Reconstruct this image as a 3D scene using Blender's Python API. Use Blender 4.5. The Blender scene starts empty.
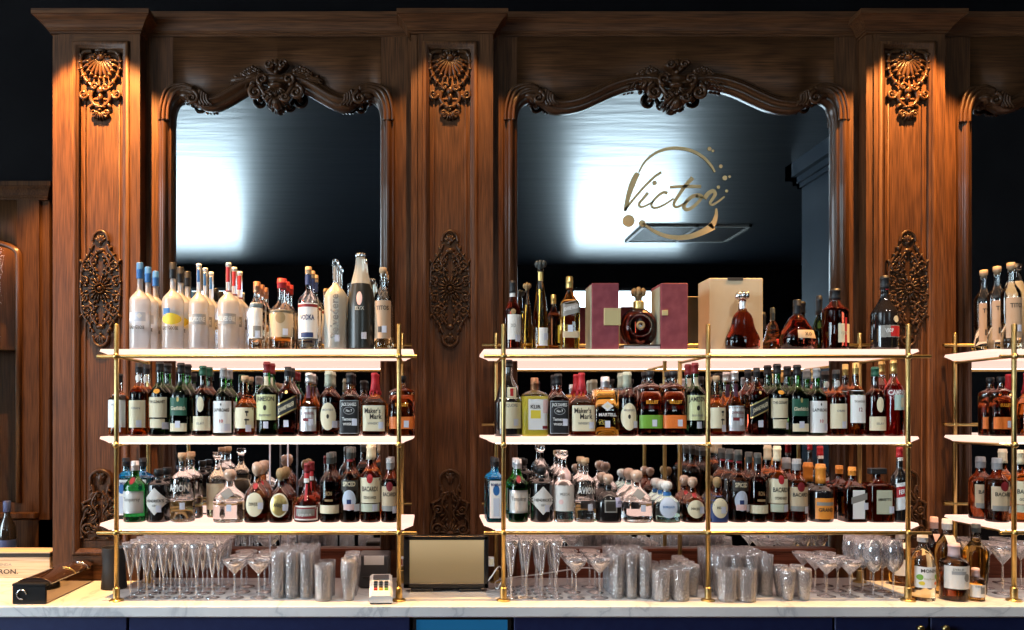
import bpy, math, random
from math import sin, cos, pi, sqrt, radians
random.seed(7)
S = bpy.context.scene
COL = S.collection
F, CX, CY, EYE = 743.0, 431.0, 418.0, 1.60          # focal length and principal point in photo pixels, eye height
CZ = 0.914                                          # counter top
def PX(px, Y): return (px - CX) * Y / F
def PZ(py, Y): return EYE - (py - CY) * Y / F

# ------------------------------------------------------------------ materials
M = {}
def mat(name, col=(.5, .5, .5), rough=.5, metal=0., trans=0., ior=1.45, emit=None, es=0., spec=.5, coat=0.):
    m = bpy.data.materials.new(name); m.use_nodes = True
    b = m.node_tree.nodes['Principled BSDF']
    b.inputs['Base Color'].default_value = (*col, 1); b.inputs['Roughness'].default_value = rough
    b.inputs['Metallic'].default_value = metal; b.inputs['Transmission Weight'].default_value = trans
    b.inputs['IOR'].default_value = ior; b.inputs['Specular IOR Level'].default_value = spec
    b.inputs['Coat Weight'].default_value = coat
    if emit: b.inputs['Emission Color'].default_value = (*emit, 1); b.inputs['Emission Strength'].default_value = es
    M[name] = m
    return m
def nodes(m): return m.node_tree.nodes, m.node_tree.links, m.node_tree.nodes['Principled BSDF']
def ramp(ns, stops):
    r = ns.new('ShaderNodeValToRGB')
    while len(r.color_ramp.elements) < len(stops): r.color_ramp.elements.new(.5)
    for e, (p, c) in zip(r.color_ramp.elements, stops): e.position = p; e.color = (*c, 1)
    return r
def wood(name, dark, mid, lite, axis='z', rough=.48, scale=1., coat=.0):
    m = mat(name, mid, rough, coat=coat, spec=.22); ns, ls, b = nodes(m)
    tc = ns.new('ShaderNodeTexCoord'); mp = ns.new('ShaderNodeMapping'); mp2 = ns.new('ShaderNodeMapping')
    ls.new(tc.outputs['Object'], mp.inputs[0]); ls.new(tc.outputs['Object'], mp2.inputs[0])
    s1, s2 = [230 * scale, 230 * scale, 230 * scale], [9 * scale, 9 * scale, 9 * scale]
    k = 'xyz'.index(axis); s1[k] = 8. * scale; s2[k] = .9 * scale
    mp.inputs['Scale'].default_value = s1; mp2.inputs['Scale'].default_value = s2
    n1 = ns.new('ShaderNodeTexNoise'); n1.inputs['Scale'].default_value = 1.; n1.inputs['Detail'].default_value = 4
    ls.new(mp.outputs[0], n1.inputs['Vector'])
    n2 = ns.new('ShaderNodeTexNoise'); n2.inputs['Scale'].default_value = 1.; n2.inputs['Detail'].default_value = 1
    ls.new(mp2.outputs[0], n2.inputs['Vector'])
    rg = ns.new('ShaderNodeMath'); rg.operation = 'MULTIPLY'; rg.inputs[1].default_value = 55.
    sn = ns.new('ShaderNodeMath'); sn.operation = 'SINE'
    ls.new(n2.outputs[0], rg.inputs[0]); ls.new(rg.outputs[0], sn.inputs[0])
    ma = ns.new('ShaderNodeMath'); ma.operation = 'MULTIPLY_ADD'; ma.inputs[1].default_value = .055
    ls.new(sn.outputs[0], ma.inputs[0]); ls.new(n1.outputs[0], ma.inputs[2])
    r = ramp(ns, [(.28, dark), (.52, mid), (.78, lite)]); ls.new(ma.outputs[0], r.inputs[0])
    ls.new(r.outputs[0], b.inputs['Base Color'])
    bp = ns.new('ShaderNodeBump'); bp.inputs['Strength'].default_value = .12; bp.inputs['Distance'].default_value = .002
    ls.new(ma.outputs[0], bp.inputs['Height']); ls.new(bp.outputs[0], b.inputs['Normal'])
    return m
D, MI, LI = (.032, .0122, .0052), (.076, .0298, .0115), (.118, .049, .019)
wood('oak_v', D, MI, LI, 'z'); wood('oak_h', D, MI, LI, 'x')
wood('oak_carved', (.024, .0105, .0048), (.048, .021, .0085), (.075, .034, .013), 'z', .34, .7)
wood('oak_frame', (.030, .012, .0052), (.052, .0215, .009), (.074, .032, .0125), 'z', .34, 1., .12)
wood('oak_dark', (.018, .007, .003), (.040, .016, .006), (.062, .026, .010), 'z', .6); M['oak_dark'].node_tree.nodes['Principled BSDF'].inputs['Specular IOR Level'].default_value = .06; [M['oak_dark'].node_tree.links.remove(q) for q in list(M['oak_dark'].node_tree.links) if q.to_socket.name == 'Normal']
wood('oak_plinth', (.055, .015, .008), (.11, .032, .016), (.15, .05, .025), 'x', .45)
wood('crate_wood', (.42, .30, .19), (.58, .44, .30), (.66, .52, .37), 'x', .6, .6, 0)
def noisy(name, c0, c1, sc=6., rough=.5, detail=5, lo=.4, hi=.65, metal=0., coat=0., bump=0.):
    m = mat(name, c0, rough, metal, coat=coat); ns, ls, b = nodes(m)
    tc = ns.new('ShaderNodeTexCoord'); n = ns.new('ShaderNodeTexNoise'); n.inputs['Scale'].default_value = sc; n.inputs['Detail'].default_value = detail
    ls.new(tc.outputs['Object'], n.inputs['Vector']); r = ramp(ns, [(lo, c0), (hi, c1)]); ls.new(n.outputs[0], r.inputs[0]); ls.new(r.outputs[0], b.inputs['Base Color'])
    if bump:
        bp = ns.new('ShaderNodeBump'); bp.inputs['Strength'].default_value = bump; bp.inputs['Distance'].default_value = .01
        ls.new(n.outputs[0], bp.inputs['Height']); ls.new(bp.outputs[0], b.inputs['Normal'])
    return m
def marble(name, base, vein):
    m = mat(name, base, .22); ns, ls, b = nodes(m)
    tc = ns.new('ShaderNodeTexCoord'); n = ns.new('ShaderNodeTexNoise'); n.inputs['Scale'].default_value = 2.6; n.inputs['Detail'].default_value = 9; n.inputs['Distortion'].default_value = 1.4
    ls.new(tc.outputs['Object'], n.inputs['Vector'])
    d = ns.new('ShaderNodeMath'); d.operation = 'SUBTRACT'; d.inputs[1].default_value = .5; ls.new(n.outputs[0], d.inputs[0])
    a = ns.new('ShaderNodeMath'); a.operation = 'ABSOLUTE'; ls.new(d.outputs[0], a.inputs[0])
    r = ramp(ns, [(0., vein), (.022, tuple(.75 * x + .25 * y for x, y in zip(base, vein))), (.09, base)]); ls.new(a.outputs[0], r.inputs[0]); ls.new(r.outputs[0], b.inputs['Base Color'])
marble('marble', (.79, .80, .81), (.56, .58, .61)); 
noisy('navy_paint', (.012, .020, .080), (.015, .025, .092), 30, .45)
noisy('black_wall', (.0035, .003, .0035), (.005, .0045, .005), 4, .8); M['black_wall'].node_tree.nodes['Principled BSDF'].inputs['Specular IOR Level'].default_value = .05
noisy('navy_wall', (.016, .026, .040), (.022, .034, .050), 3, .5)
noisy('floor_boards', (.06, .035, .02), (.09, .055, .03), 5, .5)
m = noisy('gloss_ceiling', (.004, .008, .015), (.006, .011, .020), 2.2, .40, 3, .3, .7)
ns, ls, b = nodes(m)
tc = ns.new('ShaderNodeTexCoord'); mp = ns.new('ShaderNodeMapping'); mp.inputs['Scale'].default_value = (1.2, 7, 1)
n = ns.new('ShaderNodeTexNoise'); n.inputs['Scale'].default_value = 1.; n.inputs['Detail'].default_value = 3
bp = ns.new('ShaderNodeBump'); bp.inputs['Strength'].default_value = .10; bp.inputs['Distance'].default_value = .05
ls.new(tc.outputs['Object'], mp.inputs[0]); ls.new(mp.outputs[0], n.inputs['Vector']); ls.new(n.outputs[0], bp.inputs['Height']); ls.new(bp.outputs[0], b.inputs['Normal']); ls.new(bp.outputs[0], b.inputs['Coat Normal'])
b.inputs['Coat Weight'].default_value = 1.; b.inputs['Coat Roughness'].default_value = .29; b.inputs['Coat IOR'].default_value = 1.75; b.inputs['Specular IOR Level'].default_value = 1.
mat('mirror', (.80, .82, .84), .008, 1.)
noisy('brass', (.40, .29, .11), (.47, .35, .15), 25, .34, metal=1.)
noisy('gold_leaf', (.62, .43, .20), (.68, .48, .23), 20, .6)
mat('gold', (.75, .52, .18), .3, 1.); mat('silver', (.75, .75, .77), .25, 1.); mat('copper', (.62, .30, .17), .35, .9)
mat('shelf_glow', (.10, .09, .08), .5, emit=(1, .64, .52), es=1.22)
mat('strip_glow', (.8, .8, .8), .4, emit=(1, .80, .62), es=6.)
mat('window_glow', (.8, .8, .8), .5, emit=(.68, .89, 1.0), es=8.5)
mat('screen_tan', (.25, .19, .11), .25, emit=(.62, .43, .20), es=.42)
m = M['screen_tan']; ns, ls, b = nodes(m); tc = ns.new('ShaderNodeTexCoord'); sx = ns.new('ShaderNodeSeparateXYZ'); ls.new(tc.outputs['Generated'], sx.inputs[0])
r = ramp(ns, [(0., (.24, .16, .07)), (.45, (.38, .26, .12)), (.95, (.66, .48, .25))]); ls.new(sx.outputs[2], r.inputs[0]); ls.new(r.outputs[0], b.inputs['Emission Color']); b.inputs['Emission Strength'].default_value = .55
b.inputs['Base Color'].default_value = (.08, .06, .04, 1)
mat('screen_teal', (.01, .05, .10), .15, emit=(.01, .11, .26), es=.55)
mat('black_plastic', (.012, .012, .013), .3); mat('matte_black', (.012, .012, .013), .6); mat('dark_grey', (.06, .06, .065), .45)
mat('white_plastic', (.75, .75, .74), .4); mat('grey_plastic', (.35, .35, .36), .4)
mat('smoky_lid', (.05, .025, .018), .06, spec=.8, coat=1.)
def thin(name, col, gloss=1.0, base=.03, haze=0.):
    """thin-walled glass: lets light straight through, mirrors by Fresnel"""
    m = bpy.data.materials.new(name); m.use_nodes = True; ns = m.node_tree.nodes; ls = m.node_tree.links; ns.clear()
    o = ns.new('ShaderNodeOutputMaterial'); t = ns.new('ShaderNodeBsdfTransparent'); t.inputs[0].default_value = (*col, 1)
    g = ns.new('ShaderNodeBsdfGlossy'); g.inputs['Roughness'].default_value = .03; g.inputs['Color'].default_value = (1, 1, 1, 1)
    f = ns.new('ShaderNodeFresnel'); f.inputs[0].default_value = 1.5
    k = ns.new('ShaderNodeMath'); k.operation = 'MULTIPLY_ADD'; k.inputs[1].default_value = gloss; k.inputs[2].default_value = base; k.use_clamp = True
    mx = ns.new('ShaderNodeMixShader'); ls.new(f.outputs[0], k.inputs[0]); ls.new(k.outputs[0], mx.inputs[0]); ls.new(t.outputs[0], mx.inputs[1]); ls.new(g.outputs[0], mx.inputs[2])
    last = mx
    if haze:
        d = ns.new('ShaderNodeBsdfTranslucent'); d.inputs[0].default_value = (.97, .97, 1, 1); d2 = ns.new('ShaderNodeBsdfDiffuse'); d2.inputs[0].default_value = (.97, .97, 1, 1)
        a = ns.new('ShaderNodeMixShader'); ls.new(d.outputs[0], a.inputs[1]); ls.new(d2.outputs[0], a.inputs[2])
        h = ns.new('ShaderNodeMixShader'); h.inputs[0].default_value = haze; ls.new(mx.outputs[0], h.inputs[1]); ls.new(a.outputs[0], h.inputs[2]); last = h
    ls.new(last.outputs[0], o.inputs[0]); M[name] = m
thin('bar_glass', (.96, .96, .975), 1.7, .06, .13)
thin('cut_glass', (.97, .97, .985), 2.2, .09, .30)
m = M['cut_glass']; ns, ls = m.node_tree.nodes, m.node_tree.links                # pressed ribs bend what is behind them
o = [q for q in ns if q.type == 'OUTPUT_MATERIAL'][0]; src = o.inputs[0].links[0].from_socket
g = ns.new('ShaderNodeBsdfGlass'); g.inputs['Roughness'].default_value = 0.; g.inputs['IOR'].default_value = 1.42; h = ns.new('ShaderNodeMixShader'); h.inputs[0].default_value = .30
tc = ns.new('ShaderNodeTexCoord'); mp = ns.new('ShaderNodeMapping'); mp.inputs['Scale'].default_value = (1, 1, .75); vo = ns.new('ShaderNodeTexVoronoi'); vo.inputs['Scale'].default_value = 150.
bp = ns.new('ShaderNodeBump'); bp.inputs['Strength'].default_value = .6; bp.inputs['Distance'].default_value = .004
ls.new(tc.outputs['Object'], mp.inputs[0]); ls.new(mp.outputs[0], vo.inputs['Vector']); ls.new(vo.outputs['Distance'], bp.inputs['Height'])
for q in ns:
    if 'Normal' in q.inputs and q.type.startswith(('BSDF', 'FRESNEL')) and q.type != 'BSDF_TRANSLUCENT': ls.new(bp.outputs[0], q.inputs['Normal'])
ls.new(src, h.inputs[1]); ls.new(g.outputs[0], h.inputs[2]); ls.new(h.outputs[0], o.inputs[0])
thin('empty_clear', (.90, .92, .92)); thin('empty_green', (.16, .50, .12)); thin('empty_amber', (.56, .33, .17)); thin('empty_brown', (.28, .13, .06)); thin('empty_blue', (.12, .55, .8)); thin('pane', (.9, .92, .93), .08, .0)
thin('empty_aqua', (.72, .88, .88))
def liq(name, col, rough=.02, trans=1., ior=1.40): mat('liquid_' + name, col, rough, 0., trans, ior)
liq('amber', (.32, .07, .010)); liq('whisky', (.36, .095, .014)); liq('dark', (.19, .040, .012)); liq('cognac', (.19, .028, .013)); liq('gold', (.76, .48, .12)); liq('olive', (.40, .22, .03)); liq('red', (.55, .025, .02))
liq('clear', (.93, .94, .95)); liq('straw', (.92, .84, .62)); liq('peach', (.88, .66, .46)); liq('green', (.03, .26, .05)); liq('deepgreen', (.035, .075, .02)); liq('blue', (.06, .45, .72), .03); liq('aqua', (.70, .88, .88)); liq('brown', (.16, .05, .02))
liq('frost', (.84, .85, .90), .32, .75); M['liquid_frost'].node_tree.nodes['Principled BSDF'].inputs['Coat Weight'].default_value = .5; liq('yellowcloud', (.62, .54, .05), .3, .35); mat('liquid_black', (.012, .010, .010), .08, spec=.6, coat=.5); mat('liquid_slate', (.022, .024, .022), .3)
liq('smoke', (.66, .66, .59), .28, .55)
for n_, c_ in dict(cream=(.74, .66, .46), paper=(.72, .70, .66), white=(.80, .80, .79), paleblue=(.55, .62, .74), black=(.012, .012, .014), navy=(.02, .04, .14), blue=(.03, .15, .42), red=(.45, .02, .025), darkred=(.20, .015, .02), wax=(.50, .02, .03),
                   green=(.16, .36, .04), orange=(.75, .18, .03), amber=(.85, .36, .03), tan=(.55, .42, .27), kraft=(.50, .38, .24), yellow=(.78, .62, .06), lime=(.62, .64, .34), grey=(.32, .33, .34), lav=(.52, .52, .74), sticker=(.62, .65, .76), pink=(.75, .52, .50), teal=(.45, .62, .58), sage=(.48, .50, .38), ink=(.03, .025, .02), darkgreen=(.02, .10, .06), brownpaper=(.42, .30, .20), mid=(.25, .24, .22), bronze=(.30, .20, .09)).items():
    mat('p_' + n_, c_, .5)
mat('p_foil', (.72, .70, .70), .3, .6); mat('p_goldfoil', (.70, .50, .18), .32, .8); mat('p_cork', (.56, .37, .21), .6); mat('p_globe', (.50, .34, .24), .08, coat=1.); mat('p_steel', (.55, .56, .58), .22, 1.); mat('p_glass', (.9, .92, .93), .02, 0, 1., 1.45); mat('p_purple', (.10, .03, .06), .35)
noisy('velvet_red', (.17, .030, .045), (.23, .050, .066), 22, .75); noisy('box_beige', (.46, .38, .26), (.50, .42, .29), 9, .6); mat('box_lining', (.30, .32, .24), .6)

# ------------------------------------------------------------------ mesh helpers
class MB:
    def __init__(s): s.v, s.f, s.m, s.sm, s.mats = [], [], [], [], []
    def mi(s, m):
        if m not in s.mats: s.mats.append(m)
        return s.mats.index(m)
    def add(s, vs, fs, m, smooth=True):
        o = len(s.v); k = s.mi(m); s.v += [tuple(v) for v in vs]
        for f in fs: s.f.append(tuple(i + o for i in f)); s.m.append(k); s.sm.append(smooth)
    def box(s, x0, x1, y0, y1, z0, z1, m, bev=0.):
        if bev <= 0:
            vs = [(x, y, z) for z in (z0, z1) for y in (y0, y1) for x in (x0, x1)]
            s.add(vs, [(0, 2, 3, 1), (4, 5, 7, 6), (0, 1, 5, 4), (2, 6, 7, 3), (0, 4, 6, 2), (1, 3, 7, 5)], m, False); return s
        cx, cy, cz = (x0 + x1) / 2, (y0 + y1) / 2, (z0 + z1) / 2; hx, hy, hz = (x1 - x0) / 2, (y1 - y0) / 2, (z1 - z0) / 2
        b = min(bev, hx * .95, hy * .95, hz * .95); ring = []
        for (zz, ins) in ((-hz, b), (-hz + b, 0), (hz - b, 0), (hz, b)):
            ax, ay = hx - ins, hy - ins; c = b
            ring.append([(cx + px, cy + py, cz + zz) for px, py in ((-ax + c - ins * .7, -ay), (ax - c + ins * .7, -ay), (ax, -ay + c - ins * .7), (ax, ay - c + ins * .7), (ax - c + ins * .7, ay), (-ax + c - ins * .7, ay), (-ax, ay - c + ins * .7), (-ax, -ay + c - ins * .7))])
        vs = sum(ring, []); fs = []
        for r in range(3):
            for i in range(8): a, b2 = r * 8 + i, r * 8 + (i + 1) % 8; fs.append((a, b2, b2 + 8, a + 8))
        fs += [tuple(range(7, -1, -1)), tuple(range(24, 32))]
        s.add(vs, fs, m, False); return s
    def loft(s, rings, m, cap=True, smooth=True, closed=True, mats=None):
        n = len(rings[0]); vs = sum(([tuple(p) for p in r] for r in rings), [])
        o = len(s.v); s.v += vs
        for r in range(len(rings) - 1):
            k = s.mi(mats[r] if mats else m)
            for i in range(n if closed else n - 1):
                a, b = r * n + i, r * n + (i + 1) % n
                s.f.append((o + a, o + b, o + b + n, o + a + n)); s.m.append(k); s.sm.append(smooth)
        if cap:
            s.f.append(tuple(o + i for i in range(n - 1, -1, -1))); s.m.append(s.mi(mats[0] if mats else m)); s.sm.append(False)
            t = o + (len(rings) - 1) * n
            s.f.append(tuple(t + i for i in range(n))); s.m.append(s.mi(mats[-1] if mats else m)); s.sm.append(False)
        return s
    def lathe(s, prof, m, c=(0, 0, 0), seg=20, axis='z', cap=True, mats=None, smooth=True):
        rings = []
        for r, z in prof:
            if axis == 'z': rings.append([(c[0] + r * cos(2 * pi * i / seg), c[1] + r * sin(2 * pi * i / seg), c[2] + z) for i in range(seg)])
            elif axis == 'x': rings.append([(c[0] + z, c[1] + r * cos(2 * pi * i / seg), c[2] + r * sin(2 * pi * i / seg)) for i in range(seg)])
            else: rings.append([(c[0] + r * cos(2 * pi * i / seg), c[1] - z, c[2] + r * sin(2 * pi * i / seg)) for i in range(seg)])
        return s.loft(rings, m, cap, smooth, True, mats)
    def ball(s, c, r, m, seg=14, n=8, sc=(1, 1, 1)):
        pr = [(max(1e-4, sin(pi * i / n)), -cos(pi * i / n)) for i in range(n + 1)]
        return s.loft([[(c[0] + r * sc[0] * a * cos(2 * pi * j / seg), c[1] + r * sc[1] * a * sin(2 * pi * j / seg), c[2] + r * sc[2] * z) for j in range(seg)] for a, z in pr], m)
    def tube(s, pts, rad, m, seg=8, cap=True):
        from mathutils import Vector
        P = [Vector(p) for p in pts]; n = len(P); R = rad if isinstance(rad, (list, tuple)) else [rad] * n; rings = []; up = None
        for i in range(n):
            t = (P[min(i + 1, n - 1)] - P[max(i - 1, 0)]).normalized()
            if up is None: up = Vector((0, 0, 1)) if abs(t.z) < .9 else Vector((0, 1, 0))
            a = t.cross(up).normalized(); b = a.cross(t).normalized(); up = b
            rings.append([tuple(P[i] + R[i] * (cos(2 * pi * k / seg) * a + sin(2 * pi * k / seg) * b)) for k in range(seg)])
        return s.loft(rings, m, cap)
    def sweep(s, path, prof, y0, m, closed=False, cap=True):
        """path of (x,z); prof of (offset to the path's left, height towards the room)"""
        n = len(path); rings = []
        for i in range(n):
            if closed: a, b, c = path[i - 1], path[i], path[(i + 1) % n]
            else: a, b, c = path[max(i - 1, 0)], path[i], path[min(i + 1, n - 1)]
            d1 = (b[0] - a[0], b[1] - a[1]); d2 = (c[0] - b[0], c[1] - b[1])
            if d1 == (0, 0): d1 = d2
            if d2 == (0, 0): d2 = d1
            l1, l2 = math.hypot(*d1) or 1, math.hypot(*d2) or 1
            n1, n2 = (-d1[1] / l1, d1[0] / l1), (-d2[1] / l2, d2[0] / l2)
            nx, nz = n1[0] + n2[0], n1[1] + n2[1]; l = math.hypot(nx, nz) or 1; nx, nz = nx / l, nz / l
            k = 1 / max(.5, nx * n1[0] + nz * n1[1])
            rings.append([(b[0] + nx * k * o, y0 - h, b[1] + nz * k * o) for o, h in prof])
        if closed: rings.append(rings[0])
        return s.loft(rings, m, cap and not closed, True, False)
    def prism(s, pts, y0, y1, m, smooth=False):
        """polygon of (x,z) extruded from y0 (front) to y1"""
        n = len(pts); vs = [(x, y0, z) for x, z in pts] + [(x, y1, z) for x, z in pts]
        s.add(vs, [tuple(range(n)), tuple(range(2 * n - 1, n - 1, -1))] + [(i, i + n, (i + 1) % n + n, (i + 1) % n) for i in range(n)], m, smooth); return s
    def mesh(s, name):
        me = bpy.data.meshes.new(name); me.from_pydata(s.v, [], s.f)
        for k in s.mats: me.materials.append(M[k])
        me.polygons.foreach_set('material_index', s.m); me.polygons.foreach_set('use_smooth', s.sm); me.update()
        return me
    def build(s, name, parent=None, loc=None, **kw):
        o = bpy.data.objects.new(name, s.mesh(name)); COL.objects.link(o)
        if parent: o.parent = parent
        if loc: o.location = loc
        for k, v in kw.items(): o[k] = v
        return o
def thing(name, label, cat, loc=(0, 0, 0), group=None, rz=0.):
    o = bpy.data.objects.new(name, None); COL.objects.link(o); o.empty_display_size = .05
    o.location = loc; o.rotation_euler = (0, 0, rz); o['label'] = label; o['category'] = cat
    if group: o['group'] = group
    return o
def tag(o, label, cat, group=None):
    o['label'] = label; o['category'] = cat
    if group: o['group'] = group
    return o
def kids(o): return [c for c in KIDS.get(o.name, [])]
def dup(o, loc, label, kidmap):
    r = o.copy(); COL.objects.link(r); r.location = loc; r['label'] = label
    for ch, subs in kidmap:
        c = ch.copy(); COL.objects.link(c); c.parent = r
        for g in subs:
            d = g.copy(); COL.objects.link(d); d.parent = c
    return r
def spline(pts, n=8):
    """Catmull-Rom through 2D points"""
    out = []; P = [pts[0]] + list(pts) + [pts[-1]]
    for i in range(1, len(P) - 2):
        for k in range(n):
            t = k / n; a, b, c, d = P[i - 1], P[i], P[i + 1], P[i + 2]
            out.append(tuple(.5 * (2 * b[j] + (c[j] - a[j]) * t + (2 * a[j] - 5 * b[j] + 4 * c[j] - d[j]) * t * t + (3 * b[j] - a[j] - 3 * c[j] + d[j]) * t ** 3) for j in range(len(b))))
    out.append(tuple(pts[-1])); return out
_txt = {}
def text2d(s, shear=0.):
    """triangles of a word, height of a capital = 1, centred in x"""
    if (s, shear) in _txt: return _txt[(s, shear)]
    cu = bpy.data.curves.new('t', 'FONT'); cu.body = s; cu.resolution_u = 2; cu.shear = shear; cu.align_x = 'CENTER'; cu.offset = .022
    ob = bpy.data.objects.new('t', cu); COL.objects.link(ob)
    me = bpy.data.meshes.new_from_object(ob.evaluated_get(bpy.context.evaluated_depsgraph_get()))
    vs = [(v.co.x / .7, v.co.y / .7) for v in me.vertices]; fs = [tuple(p.vertices) for p in me.polygons]
    bpy.data.objects.remove(ob); bpy.data.curves.remove(cu); bpy.data.meshes.remove(me)
    w = (max(v[0] for v in vs) - min(v[0] for v in vs)) or 1
    _txt[(s, shear)] = (vs, fs, w); return _txt[(s, shear)]
def flat_text(s, x, z, h, y, m, name='lettering', parent=None, width=None, shear=0.):
    vs, fs, w = text2d(s, shear); sx = h if not width else width / w
    b = MB(); b.add([(x + v[0] * sx, y, z + (v[1] - .5) * h) for v in vs], fs, m, False); return b.build(name, parent)
# ------------------------------------------------------------------ the room
YP, YG, YF, YW = 3.19, 3.206, 3.13, 3.62            # panel face, mirror glass, pilaster face, wall behind
YC = 2.711                                          # front edge of the counter
RZ, RB, RL, RR = 4.07, -5.58, -6.0, 7.0             # ceiling, wall behind the camera, side walls
def struct(name, b, parent=None):
    o = b.build(name, parent)
    if not parent: o['kind'] = 'structure'
    return o
struct('floor', MB().box(RL, RR, RB, YW, -.1, 0, 'floor_boards'))
struct('ceiling', MB().box(RL, RR, RB - .2, YW + .2, RZ, RZ + .1, 'gloss_ceiling'))
struct('wall_bar', MB().box(RL, RR, YW, YW + .1, 0, RZ, 'black_wall'))
WIN = [(-5.2, -3.0), (2.25, 4.10)]
WZ0, WZ1 = 1.95, 3.70
b = MB(); xs = [RL] + [v for w in WIN for v in w] + [RR]
for i in range(0, len(xs), 2): b.box(xs[i], xs[i + 1], RB - .2, RB, 0, RZ, 'black_wall')
for x0, x1 in WIN: b.box(x0, x1, RB - .2, RB, 0, WZ0, 'black_wall'); b.box(x0, x1, RB - .2, RB, WZ1, RZ, 'black_wall')
struct('wall_rear', b)
LW = (-2.2, 1.6, .7, 3.6)
b = MB(); b.box(RL - .2, RL, RB, LW[0], 0, RZ, 'black_wall'); b.box(RL - .2, RL, LW[1], YW, 0, RZ, 'black_wall'); b.box(RL - .2, RL, LW[0], LW[1], 0, LW[2], 'black_wall'); b.box(RL - .2, RL, LW[0], LW[1], LW[3], RZ, 'black_wall')
struct('wall_left', b)
struct('wall_far_right', MB().box(RR, RR + .1, RB, -.8, 0, RZ, 'black_wall'))
b = MB().box(3.6, RR + .1, -.8, .2, 0, RZ, 'navy_wall'); b.box(3.6, RR + .1, .2, YW, 0, RZ, 'black_wall'); struct('wall_right', b)
b = MB()
for k, (d, z0, z1) in enumerate(((.03, 3.83, 3.87), (.06, 3.87, 3.93), (.11, 3.93, 4.07))): b.box(3.6 - d, 3.62, -.8 - d, 3.1, z0, z1, 'navy_wall'); b.box(3.6 - d, RR, -.8 - d, -.78, z0, z1, 'navy_wall')
struct('trim_1', b)
struct('wall_partition', MB().box(-5.4, 3.5, -1.1, -1.0, 0, 2.13, 'black_wall'))  # unseen screen, added to block the low part of the windows from the mirrors
n = 0
for x0, x1 in WIN:
    n += 1; b = MB()
    for a in (x0, x1 - .05): b.box(a, a + .05, RB - .12, RB + .02, WZ0, WZ1, 'black_plastic')
    for z in (WZ0, WZ1 - .05): b.box(x0, x1, RB - .12, RB + .02, z, z + .05, 'black_plastic')
    w = struct('window_%d' % n, b); MB().box(x0 + .02, x1 - .02, RB - .09, RB - .08, WZ0, WZ1, 'window_glow').build('pane', w)
b = MB()
for y in (LW[0], -.33, LW[1] - .06): b.box(RL - .12, RL + .02, y, y + .06, LW[2], LW[3], 'black_plastic')
for z in (LW[2], LW[3] - .06): b.box(RL - .12, RL + .02, LW[0], LW[1], z, z + .06, 'black_plastic')
w = struct('window_3', b); MB().box(RL - .09, RL - .08, LW[0] + .02, LW[1] - .02, LW[2], LW[3], 'window_glow').build('pane', w)  # unseen window with a glowing pane, added for light from the side
# ventilation grille in the ceiling, seen in the middle mirror
gr = thing('ceiling_vent', 'slatted ventilation grille in the dark ceiling, mirrored beneath the gold lettering', 'vent', (3.40, -3.5, RZ))
b = MB()
for a in (-.70, .66): b.box(a, a + .04, -.43, .43, -.03, -.001, 'p_mid')
for a in (-.43, .39): b.box(-.70, .70, a, a + .04, -.03, -.001, 'p_mid')
b.box(-.02, .02, -.43, .43, -.03, -.001, 'p_mid'); b.build('frame', gr)
b = MB()
for i in range(14): y = -.36 + i * .055; b.box(-.66, .66, y, y + .022, -.022, -.008, 'dark_grey')
b.build('slat', gr); MB().box(-.67, .67, -.4, .4, -.006, -.001, 'matte_black').build('backing', gr)

# ------------------------------------------------------------------ carving tools (photo pixels on a plane at Y)
class Carve(MB):
    def __init__(s, Y, m='oak_carved', cx=0., cy=0.): super().__init__(); s.Y = Y; s.w = m; s.cx = cx; s.cy = cy; s.k = Y / F
    def pt(s, x, y, h=0.): return (PX(s.cx + x, s.Y), s.Y - h * s.k, PZ(s.cy + y, s.Y))
    def blob(s, x, y, rx, ry, h=2.5, rot=0., seg=10, n=6):
        c = s.pt(x, y); ca, sa = cos(rot), sin(rot); rings = []
        for i in range(n + 1):
            t = pi * i / n; a, z = max(.02, sin(t)), -cos(t)
            rings.append([(c[0] + s.k * (ca * rx * z - sa * ry * a * cos(p)), c[1] - s.k * h * a * sin(p), c[2] - s.k * (sa * rx * z + ca * ry * a * cos(p))) for p in (2 * pi * j / seg for j in range(seg))])
        s.loft(rings, s.w)
    def vein(s, pts, r0, r1=None, h=1.2, n=6, seg=7, sm=True):
        p = spline(pts, n) if sm else pts; r1 = r0 if r1 is None else r1; N = len(p)
        s.tube([s.pt(x, y, h) for x, y in p], [s.k * (r0 + (r1 - r0) * i / (N - 1)) for i in range(N)], s.w, seg)
    def curl(s, x, y, r, turns, a0, d, th, h=1.2):
        n = int(14 * turns) + 2
        p = [(x + r * (1 - .82 * i / (n - 1)) * cos(a0 + d * 2 * pi * turns * i / (n - 1)), y + r * (1 - .82 * i / (n - 1)) * sin(a0 + d * 2 * pi * turns * i / (n - 1))) for i in range(n)]
        s.vein(p, th, th * .55, h + .6, 1, 7, False); s.blob(x, y, th * 1.1, th * 1.1, h + 2)
    def shell(s, x, y, r, n, a0, a1, h=3., hub=True, w=1.):
        for i in range(n):
            a = a0 + (a1 - a0) * (i + .5) / n; wd = abs(a1 - a0) / n * r * .42 * w
            s.blob(x + cos(a) * r * .55, y + sin(a) * r * .55, r * .48, wd, h, a)
        if hub: s.blob(x, y, r * .22, r * .22, h + 1)
    def leaf(s, x, y, l, w, a, h=2.5): # lobed acanthus leaf
        s.blob(x + cos(a) * l * .5, y + sin(a) * l * .5, l * .5, w * .45, h, a)
        for t, sg in ((.35, 1), (.35, -1), (.62, 1), (.62, -1)):
            aa = a + sg * .75; s.blob(x + cos(a) * l * t + cos(aa) * w * .45, y + sin(a) * l * t + sin(aa) * w * .45, w * .42, w * .2, h * .8, aa)
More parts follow.
